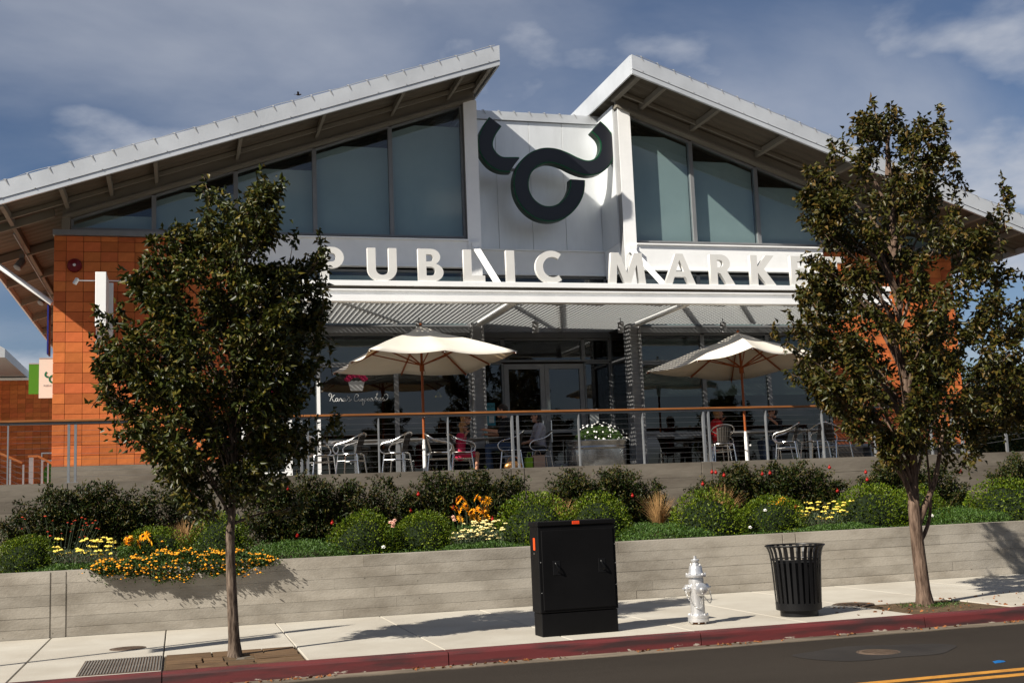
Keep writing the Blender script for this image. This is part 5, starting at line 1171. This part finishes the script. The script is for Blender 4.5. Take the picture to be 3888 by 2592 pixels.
# the right tree's two low limbs that leave the trunk at about head height
q = MB(); q.tube(smooth_path([(-.02, 0, 1.02), (.12, -.03, 1.30), (.28, -.05, 1.62), (.42, -.04, 2.05), (.62, 0, 2.7)], 4), [.052-.0022*k for k in range(17)], 10)
q.tube(smooth_path([(.0, .03, .78), (.14, .05, .95), (.24, .06, 1.18), (.30, .1, 1.55), (.33, .15, 2.2)], 4), [.034-.0014*k for k in range(17)], 8)
q.tube(smooth_path([(-.03, 0, 1.30), (-.16, -.03, 1.62), (-.32, -.03, 2.0), (-.55, 0, 2.6)], 4), [.045-.0022*k for k in range(13)], 8)
q.build('low_limbs', 'bark_pale', tr2, True)
# trees across the road, behind the viewer: they show as reflections in the shop glass
for k, (x, y, s_, rz, src) in enumerate(((-9, -13, 1.25, 40, tr1), (1.5, -15, 1.5, 200, tr2), (11, -14, 1.35, 100, tr1), (20, -16, 1.6, 300, tr2), (31, -13, 1.4, 10, tr1), (43, -15, 1.5, 150, tr2))):
    o = copy_tree(src); o.location = (x, y, 0); o.scale = (s_, s_, s_); o.rotation_euler = (0, 0, R(rz))
    tag(o, ('first', 'second', 'third', 'fourth', 'fifth', 'sixth')[k]+' tree from the left in the row across the road', 'tree', 'trees across the road')

# dark hedge beyond the ramp at the right
rg = np.random.default_rng(15); n = 16000
for k_, (x0, x1, y0, y1, zt_, lab) in enumerate(((19.2, 24.5, 27.0, 29.0, 3.75, 'dark evergreen hedge beyond the ramp at the right edge'), (21.0, 30, 33.0, 36.0, 5.2, 'tall dark evergreen shrubbery far behind the right tree'))):
    h_ = tag(empty('hedge', ((x0+x1)/2, (y0+y1)/2, 2.098)), lab, 'hedge'); w, d, hh = (x1-x0)/2, (y1-y0)/2, zt_-2.1
    P = rg.uniform(-1, 1, (n, 3)); ax = rg.integers(0, 3, n); P[np.arange(n), ax] = np.where(rg.random(n) < .5, -1, 1)*rg.uniform(.86, 1.0, n)
    P[:, 2] = np.abs(P[:, 2])*hh*(1+.12*np.sin(P[:, 0]*w*2.1)+.08*np.sin(P[:, 1]*d*3)); P[:, 0] *= w; P[:, 1] *= d
    V, F = leaves(P, rg.normal(size=(n, 3)), .11, .06, .3, .15, rg); link('foliage', npmesh('foliage', V, F, 'leaf_pom'), h_)
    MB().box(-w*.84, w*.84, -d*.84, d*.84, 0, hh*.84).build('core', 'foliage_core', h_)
# ================================================================== PLANTED BED
def lumpy(rg, k=7):
    d = unit(rg.normal(size=(k, 3))); a = rg.uniform(.05, .16, k)
    def f(P):
        u = unit(P); return 1+sum(a[i]*np.maximum(0, u@d[i])**6 for i in range(k))-.05
    return f
def bush_mesh(seed, n=3400, size=.036, mat_='leaf_box'):
    rg = np.random.default_rng(seed); f = lumpy(rg, 12)
    D = unit(rg.normal(size=(n, 3))); D[:, 2] = np.abs(D[:, 2])*1.0-.12*rg.random(n); D = unit(D)
    rr = (1-.26*rg.random(n)**1.6)*f(D); st_ = rg.random(n) < .05; rr = np.where(st_, rr*rg.uniform(1.02, 1.13, n), rr); P = D*rr[:, None]*np.array([.5, .5, .62])
    V, F = leaves(P, D*.8+rg.normal(size=(n, 3))*.55+np.array([0, 0, .25]), size, size*.52, .3, .12, rg)
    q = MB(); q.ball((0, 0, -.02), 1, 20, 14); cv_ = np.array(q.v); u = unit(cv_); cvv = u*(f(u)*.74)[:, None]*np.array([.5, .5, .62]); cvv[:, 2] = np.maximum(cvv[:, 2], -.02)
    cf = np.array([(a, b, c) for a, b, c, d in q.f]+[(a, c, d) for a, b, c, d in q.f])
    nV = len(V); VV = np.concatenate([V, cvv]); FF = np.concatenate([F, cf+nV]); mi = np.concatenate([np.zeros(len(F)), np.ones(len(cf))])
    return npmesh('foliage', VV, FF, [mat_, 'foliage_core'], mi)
BM = [bush_mesh(s_) for s_ in (1, 2, 3, 4)]
BUSH = [(-2.09, 18.2, 1.38, .85, 'at the far left end of the planted bed'), (-.32, 18.7, 1.40, .84, 'behind the trailing orange flowers, left of the left tree trunk'), (.62, 19.2, 1.51, .92, 'behind the left tree trunk'),
        (2.79, 18.3, 1.49, 1.0, 'left of the pair between left tree and black cabinet'), (3.68, 18.5, 1.48, 1.02, 'beside the orange daisies, left of them'), (5.57, 18.4, 1.69, 1.16, 'behind the left half of the black cabinet'),
        (6.79, 18.9, 1.58, 1.15, 'behind the right edge of the black cabinet'), (8.56, 18.3, 1.61, 1.15, 'above the fire hydrant, left of the pair'), (9.81, 18.6, 1.50, 1.12, 'behind the litter bin, left of the yellow flowers'),
        (11.71, 18.4, 1.61, 1.28, 'right of the yellow flowers, left of the right tree trunk'), (12.95, 18.8, 1.50, 1.0, 'behind the right tree trunk'), (14.56, 18.4, 1.59, 1.5, 'at the far right end of the planted bed')]
for k, (x, y, zt_, w, lab) in enumerate(BUSH):
    z0 = .80+(y-17.5)*.055; r = tag(empty('round_bush', (x, y, z0), k*1.3), 'rounded glossy green bush '+lab, 'bush', 'rounded bushes in the planted bed')
    s_ = w/.88; link('foliage', BM[k % 4], r, scale=(s_, s_, (zt_-z0)/.64))
    MB().tube([(0, 0, -.05), (.02, 0, .25)], [.025, .012], 6).build('stem', 'twig', r)
# pomegranate shrubs trained against the terrace wall
POM = [(-2.75, -.29, 1.02, 2.12, 'far left pomegranate shrub, dense and dark, on terrace wall'), (-.40, .55, 1.74, 2.06, 'thin pomegranate branch spreading left of the left tree trunk'), (1.03, 3.29, .87, 2.14, 'wide pomegranate shrub just right of the left tree trunk'),
       (3.25, 3.98, 1.40, 2.02, 'sparse pomegranate branch between two shrubs left of the orange daisies'), (3.96, 5.72, 1.18, 2.10, 'pomegranate shrub behind the orange daisies'), (5.55, 6.22, 1.62, 2.04, 'small pomegranate branch below the terrace wall groove'),
       (6.44, 8.99, .80, 2.06, 'pomegranate shrub behind and right of the black cabinet'), (9.63, 12.89, 1.08, 2.05, 'pomegranate shrub with many red fruits above the litter bin'), (13.28, 15.77, .85, 2.0, 'pomegranate shrub behind the right tree trunk'), (16.51, 18.2, 1.30, 2.06, 'pomegranate shrub at the far right edge')]
FR = [(1.83, 1.92), (4.15, 1.74), (4.0, 1.45), (4.79, 1.47), (1.99, 1.11), (5.51, 1.24), (9.72, 1.73), (9.93, 1.95), (10.01, 1.94), (10.18, 1.88), (11.0, 1.88), (11.17, 1.89), (12.49, 1.96), (12.63, 1.49), (11.68, 1.22), (13.30, 1.84), (13.32, 1.69), (15.52, 1.78), (8.26, 1.56), (.21, 1.95), (2.6, 1.3)]
fme = MB(); fme.ball((0, 0, 0), .033, 12, 8); fme.lathe([(.008, .03), (.012, .048), (.016, .056)], 6); fme = fme.mesh('fruit', 'fruit', True)
for k, (x0, x1, z0, z1, lab) in enumerate(POM):
    rg = np.random.default_rng(60+k); W = x1-x0; Hh = z1-z0; xc = (x0+x1)/2; r = tag(empty('pomegranate_shrub', (xc, 21.25, .98)), lab, 'shrub', 'pomegranate shrubs on the terrace wall')
    q = MB(); LC = []; LD = []; dens = 0.55 if W*Hh < .5 else 1.0
    nb = int(62*W*Hh*dens)+5
    for b in range(nb):
        tx = rg.uniform(-W/2, W/2); edge = 1-abs(tx)/(W/2); tz = z0-.98+Hh*(rg.random()**.8)*(0.42+.52*min(1, edge*2.0+rg.uniform(0, .35))+.06*math.sin(tx*7+k))
        ty = rg.uniform(-.28, .18); p1 = Vector((tx, ty, tz)); p0 = Vector((tx*.4+rg.uniform(-.2, .2), rg.uniform(-.05, .15), max(-.05, tz-.75)))
        pm = p0.lerp(p1, .5)+Vector((rg.uniform(-.1, .1), 0, .08)); pts = smooth_path([p0, pm, p1], 4); q.tube(pts, [.010-.001*i for i in range(9)], 4)
        n = int(125*rg.uniform(.6, 1.3)); P = np.array(pts); i = rg.integers(2, 9, n); LC.append(P[i]+rg.normal(size=(n, 3))*np.array([.075, .06, .065])); LD.append(rg.normal(size=(n, 3))*.8+np.array([0, -.2, .25]))
        for s_ in range(2):   # stray shoots
            e = p1+Vector((rg.uniform(-.22, .22), rg.uniform(-.12, .05), rg.uniform(.02, .20))); e.z = min(e.z, z1-.98+.10); m = 14; u = rg.random(m)[:, None]
            LC.append(np.array(p1)*(1-u)+np.array(e)*u+rg.normal(size=(m, 3))*.022); LD.append(rg.normal(size=(m, 3))*.6+np.array([e.x-p1.x, 0, .4])); q.tube([p1, e], .003, 3, False)
    LC = np.concatenate(LC); LC[:, 1] = np.minimum(LC[:, 1], .33); LC[:, 2] = np.maximum(LC[:, 2], -.02)
    V, F = leaves(LC, np.concatenate(LD), .064, .025, .3, .2, rg); link('foliage', npmesh('foliage', V, F, 'leaf_pom'), r); q.build('branches', 'twig', r)
    for fx, fz in FR:
        if x0-.02 <= fx <= x1+.02: link('fruit', fme, r, (fx-xc, -.28, fz-.98))
# ground cover, one low mat
def cover_patch(rg, x0, x1, y0, y1, h, n, base=.80):
    P = np.stack([rg.uniform(x0, x1, n), rg.uniform(y0, y1, n), rg.random(n)], 1); u = (P[:, 0]-x0)/(x1-x0); v = (P[:, 1]-y0)/(y1-y0)
    hh = h*(.35+.65*np.sqrt(np.clip(np.sin(PI*np.clip(u, .02, .98))*np.sin(PI*np.clip(v*.8+.15, .02, .98)), 0, 1))+.12*np.sin(P[:, 0]*9)*np.sin(P[:, 1]*7)); P[:, 2] = base+(P[:, 1]-17.5)*.055+hh*P[:, 2]**.5
    return P
rg = np.random.default_rng(5); PP = []
for x0, x1, y0, y1, h, n in ((-30, 40, 17.5, 18.1, .07, 14000), (1.05, 2.4, 17.5, 19.0, .26, 5200), (6.9, 8.3, 17.5, 19.2, .26, 5200), (12.5, 14.0, 17.5, 19.2, .30, 5200), (3.9, 5.1, 17.5, 18.1, .16, 2400), (-2.0, -.7, 17.5, 18.1, .14, 2400), (10.0, 11.4, 17.5, 18.1, .16, 2600), (-3, 16, 17.6, 21.4, .10, 16000)): PP.append(cover_patch(rg, x0, x1, y0, y1, h, n))
PP = np.concatenate(PP); V, F = leaves(PP, rg.normal(size=(len(PP), 3))*.6+np.array([0, -.1, .6]), .04, .016, .2, .1, rg)
tag(link('ground_cover', npmesh('ground_cover', V, F, 'leaf_cover')), 'low bright green ground cover carpeting the planted bed', 'ground cover', kind='stuff')

def blob_flower(q, c, r_, n=7, flat=.55):
    """a small domed flower head"""
    v = [(c[0], c[1], c[2]+r_*flat)]+[(c[0]+r_*math.cos(2*PI*k/n)*(1+.15*(k % 2)), c[1]+r_*math.sin(2*PI*k/n)*(1+.15*(k % 2)), c[2]) for k in range(n)]+[(c[0], c[1], c[2]-r_*flat*.6)]
    q.add(v, [(0, 1+k, 1+(k+1) % n) for k in range(n)]+[(n+1, 1+(k+1) % n, 1+k) for k in range(n)])
# trailing orange lantana over the low wall
rg = np.random.default_rng(8); lt = tag(empty('trailing_flowers', (.08, 17.4, .87)), 'trailing orange flowering plant spilling over the low wall', 'flowers')
def spill(rg, n, front):
    u = rg.uniform(-1, 1, n); X = u*1.22; env = np.clip(1-np.abs(u)**1.8, 0, 1)**.7*(.70+.30*np.sin(X*5.3+.7)*np.sin(X*12+2)); v = rg.random(n)
    hang = v < (.50 if front else .42)                    # over the wall face, or on the mound above
    t = rg.random(n); Yh = -.215-.10*rg.random(n)*(1-t*.5)-.06*env; Zh = .10*env-t**.9*.36*env
    Ym = -.24+rg.random(n)**(1.6 if front else 1.0)*.70; Zm = .03+.19*env*np.clip(1-((Ym-.05)/.6)**2, 0, 1)*(.9+.25*rg.random(n) if front else rg.random(n)**.4)
    P_ = np.stack([X, np.where(hang, Yh, Ym), np.where(hang, Zh, Zm)], 1); j = rg.random(n) < .25; P_[j] += rg.normal(size=(j.sum(), 3))*np.array([.07, .03, .05]); P_[:, 1] = np.where(P_[:, 2] < .02, np.minimum(P_[:, 1], -.205), P_[:, 1]); return P_
P = spill(rg, 12000, False); V, F = leaves(P, rg.normal(size=P.shape)*.7+np.array([0, -.35, .15]), .036, .021, .25, .15, rg)
link('foliage', npmesh('foliage', V, F, 'leaf_pom2'), lt); q = MB()
for p in spill(rg, 560, True): blob_flower(q, (p[0], p[1]-.025, p[2]+.012), rg.uniform(.009, .025), 7, .8)
tag(q.build('flower_heads', 'petal_orange', lt), kind='stuff')
# flat-topped yellow yarrow
def yarrow(x, y, w, d, h, n, m_, label, seed):
    rg = np.random.default_rng(seed); z0 = .80+(y-17.5)*.055; r = tag(empty('yarrow', (x, y, z0)), label, 'flowers', 'yellow yarrow clumps'); q = MB(); st = MB()
    k_ = 900; V, F = leaves(np.stack([rg.uniform(-w/2, w/2, k_), rg.uniform(-d/2, d/2, k_), rg.random(k_)**.8*h*.7], 1), rg.normal(size=(k_, 3))*.6+np.array([0, 0, .8]), .06, .012, .2, .15, rg); link('foliage', npmesh('foliage', V, F, 'leaf_grey'), r)
    for k in range(n):
        fx, fy = rg.uniform(-w/2, w/2), rg.uniform(-d/2, d/2); fz = h*(.40+.68*rg.random()); R_ = rg.uniform(.026, .052)
        st.tube([(fx*.8, fy*.8, 0), (fx, fy, fz)], .003, 4, False)
        for j in range(6): a = rg.uniform(0, 2*PI); rr = R_*math.sqrt(rg.random()); blob_flower(q, (fx+rr*math.cos(a), fy+rr*math.sin(a), fz+rg.uniform(-.004, .008)-rr*.15), R_*.48, 6, .85)
    tag(q.build('flower_heads', m_, r), kind='stuff'); st.build('stems', 'leaf_grey', r)
yarrow(-1.30, 17.95, .85, .45, .44, 34, 'petal_yellow', 'bright yellow flat flower clump at the left end of the bed', 31)
yarrow(4.47, 17.95, .80, .45, .42, 52, 'petal_pale', 'pale yellow flower clump below the orange daisies', 32)
yarrow(10.72, 18.3, .90, .50, .46, 50, 'petal_yellow', 'yellow flower clump between litter bin and right tree', 33)
# orange black-eyed daisies
q = MB()
for k in range(11):
    a = 2*PI*k/11; c_, s_ = math.cos(a), math.sin(a); q.add([(0, 0, 0), (.024*c_-.011*s_, .024*s_+.011*c_, .004), (.058*c_, .058*s_, -.012), (.024*c_+.011*s_, .024*s_-.011*c_, .004)], [(0, 1, 2, 3)])
DM = q.mesh('flower', 'petal_gold'); q = MB(); q.ball((0, 0, .006), .014, 8, 5, (1, 1, .9)); EM = q.mesh('flower_eye', 'flower_eye', True)
def daisies(x, y, w, h, hz, n, label, seed):
    rg = np.random.default_rng(seed); z0 = .80+(y-17.5)*.055; r = tag(empty('orange_daisies', (x, y, z0)), label, 'flowers'); st = MB()
    for k in range(n):
        fx, fy, fz = rg.uniform(-w/2, w/2), rg.uniform(-.2, .2), hz+h*rg.random()**.8; f = link('flower', DM, r, (fx, fy, fz), (R(rg.uniform(25, 75)), R(rg.uniform(-30, 30)), rg.uniform(0, 6)), (1.4,)*3)
        link('flower_eye', EM, f); st.tube([(fx*.5, fy, 0), (fx, fy+.01, fz)], .003, 4, False)
    k_ = 500; V, F = leaves(np.stack([rg.uniform(-w/2, w/2, k_), rg.uniform(-.2, .2, k_), rg.random(k_)*hz*.9], 1), rg.normal(size=(k_, 3))*.6+np.array([0, 0, .5]), .07, .025, .25, .15, rg); link('foliage', npmesh('foliage', V, F, 'leaf_cover'), r); st.build('stems', 'leaf_grey', r)
daisies(4.58, 18.75, .62, .40, .38, 26, 'tall orange black-eyed daisies in the middle of the bed', 41)
daisies(10.15, 18.9, .40, .10, .42, 7, 'few orange daisies behind the bushes above the litter bin', 42)
daisies(-.62, 18.5, .45, .22, .30, 7, 'few orange daisies left of the trailing orange flowers', 43)
# small red flowers at far left, roses among the bushes
rg = np.random.default_rng(9); q = MB(); st = MB(); r = tag(empty('red_flowers', (-1.75, 19.3, .9)), 'spray of small red flowers above the far left bush', 'flowers')
for k in range(26): p = (rg.uniform(-.55, .65), rg.uniform(-.3, .3), rg.uniform(.38, .72)); blob_flower(q, p, rg.uniform(.014, .026)); st.tube([(p[0]*.5, p[1], 0), p], .003, 4, False)
tag(q.build('flower_heads', 'petal_red', r), kind='stuff'); st.build('stems', 'leaf_grey', r)
for x, y, z, n, lab in ((3.13, 17.86, 1.33, 5, 'cluster of peach and white roses on bush left of the orange daisies'), (4.05, 18.0, 1.33, 2, 'two pale pink roses left of the orange daisies'), (9.42, 17.95, 1.24, 1, 'single white rose on the bushes above the hydrant'), (9.0, 17.7, .98, 1, 'single pale rose near the low wall left of the litter bin'), (2.95, 17.72, .96, 1, 'single pale rose near the low wall below the bush pair'), (12.5, 17.8, 1.02, 1, 'single pink rose left of the right tree trunk')):
    q = MB(); st = MB(); r = tag(empty('rose', (x, y, .82)), lab, 'flowers')
    for k in range(n):
        c = (rg.uniform(-.07, .07)*(n > 1), rg.uniform(-.02, .02), z-.82+rg.uniform(-.09, .05)*(n > 1))
        for j in range(5): a = 2*PI*j/5; blob_flower(q, (c[0]+.016*math.cos(a), c[1]-.01, c[2]+.016*math.sin(a)), .02, 6, .6)
        st.tube([(c[0], c[1]+.15, 0), (c[0], c[1]+.03, c[2])], .004, 4, False)
    q.build('petals', 'petal_rose' if n != 1 else 'petal_white', r); st.build('stem', 'leaf_cover', r)
# tawny ornamental grasses
for x, y, h, lab in ((6.28, 19.3, .70, 'tawny grass tuft behind the black cabinet'), (8.02, 19.2, .72, 'tawny grass tuft left of the hydrant bushes'), (9.35, 19.4, .80, 'tawny grass tuft between two bushes above the hydrant'), (.10, 19.5, .60, 'dry grass tuft beside the left tree trunk')):
    rg = np.random.default_rng(int(x*100)+900); r = tag(empty('grass_tuft', (x, y, .88)), lab, 'grass', 'ornamental grasses in the bed'); n = 420; V = []; F = []
    for k in range(n):
        a = rg.uniform(0, 2*PI); L_ = h*rg.uniform(.6, 1.1); sp_ = rg.uniform(.05, .62)*h; dx, dy = math.cos(a), math.sin(a); w = .004; b = len(V)
        for t in (0, .45, .8, 1.0):
            rr = .03+sp_*t**1.8; z = L_*(t-.28*t**3*(sp_/h)); ww = w*(1-t*.8); V += [(dx*rr-dy*ww, dy*rr+dx*ww, z), (dx*rr+dy*ww, dy*rr-dx*ww, z)]
        for i in range(3): F.append((b+2*i, b+2*i+1, b+2*i+3, b+2*i+2))
    link('blades', npmesh('blades', np.array(V), np.array(F), 'dry_grass'), r)
# daisies in the tub
rg = np.random.default_rng(12); n = 3600; D = unit(rg.normal(size=(n, 3))); D[:, 2] = np.abs(D[:, 2]); P = D*(1-.3*rg.random(n)**1.5)[:, None]*np.array([.55, .34, .36])+np.array([.06, -.02, .56])
V, F = leaves(P, D+rg.normal(size=(n, 3))*.6, .05, .010, .2, .2, rg); tp_ = tag(empty('white_daisies', (8.30, 22.95, FL)), 'white daisy plant growing in the galvanised tub', 'plant')
link('foliage', npmesh('foliage', V, F, 'leaf_cover'), tp_); q = MB()
for k in range(70):
    d = unit(rg.normal(size=(1, 3)))[0]; d[2] = abs(d[2]); d[1] = -abs(d[1]); p = d*np.array([.59, .37, .40])*rg.uniform(.95, 1.1)+np.array([.06, -.02, .58]); M = Vector(d).to_track_quat('Z', 'Y').to_matrix(); r_ = rg.uniform(.015, .026)
    q.add([Vector(p)+M @ Vector((r_*math.cos(2*PI*j/8), r_*math.sin(2*PI*j/8), 0)) for j in range(8)]+[Vector(p)+M @ Vector((0, 0, .008))], [(j, (j+1) % 8, 8) for j in range(8)])
tag(q.build('flower_heads', 'petal_white', tp_), kind='stuff')

# a bird far off in the sky
bd = MB(); bd.ball((0, 0, 0), .09, 10, 7, (2.2, .8, .8)); bd.ball((.20, 0, .05), .06, 8, 6); bd.add([(.24, 0, .05), (.34, 0, .04), (.24, .02, .03)], [(0, 1, 2)])
bo = tag(bd.build('bird', 'hair_dark', None, True, loc=(6.09, 60, 23.0)), 'small dark bird flying above the left roof', 'bird'); bo.scale = (.6, .6, .6)
for s_ in (-1, 1): MB().add([(.08, .05*s_, .03), (-.10, .05*s_, .02), (-.14, .40*s_, .16), (.04, .34*s_, .16)], [(0, 1, 2, 3)]).build('wing', 'hair_dark', bo)
MB().add([(-.16, .03, .02), (-.16, -.03, .02), (-.36, -.07, .03), (-.36, .07, .03)], [(0, 1, 2, 3)]).build('tail', 'hair_dark', bo)

# ================================================================== LITTER OF LEAVES
rg = np.random.default_rng(77); n = 520; x = rg.uniform(-3, 14, n); y = np.where(rg.random(n) < .8, 12.50+np.abs(rg.normal(0, .07, n)), 0); y = np.minimum(y, 12.64); k2 = y < 1
y[k2] = rg.uniform(12.95, 14.6, k2.sum()); z = np.where(k2, .008, -.132); x[k2] = rg.uniform(8.0, 13, k2.sum()); clump = (np.sin(x*2.3)+np.sin(x*5.1+1) > -.2) | k2
P = np.stack([x, y, z], 1)[clump]; D = rg.normal(size=P.shape)*np.array([1, 1, .18]); V, F = leaves(P, D, .05, .030, .25, .2, rg)
tag(link('fallen_leaves', npmesh('fallen_leaves', V, F, 'dry_leaf')), 'scattered dry brown leaves along the gutter and right tree pit', 'leaves', kind='stuff')
rg = np.random.default_rng(78); n = 260; P = np.stack([rg.normal(9.45, .22, n), rg.normal(13.7, .16, n), np.full(n, .012)], 1); V, F = leaves(P, rg.normal(size=(n, 3))*.5+np.array([0, 0, .6]), .05, .010, .2, .2, rg)
tag(link('pit_weeds', npmesh('pit_weeds', V, F, 'leaf_cover')), 'small weeds around the foot of the right tree', 'weeds', kind='stuff')
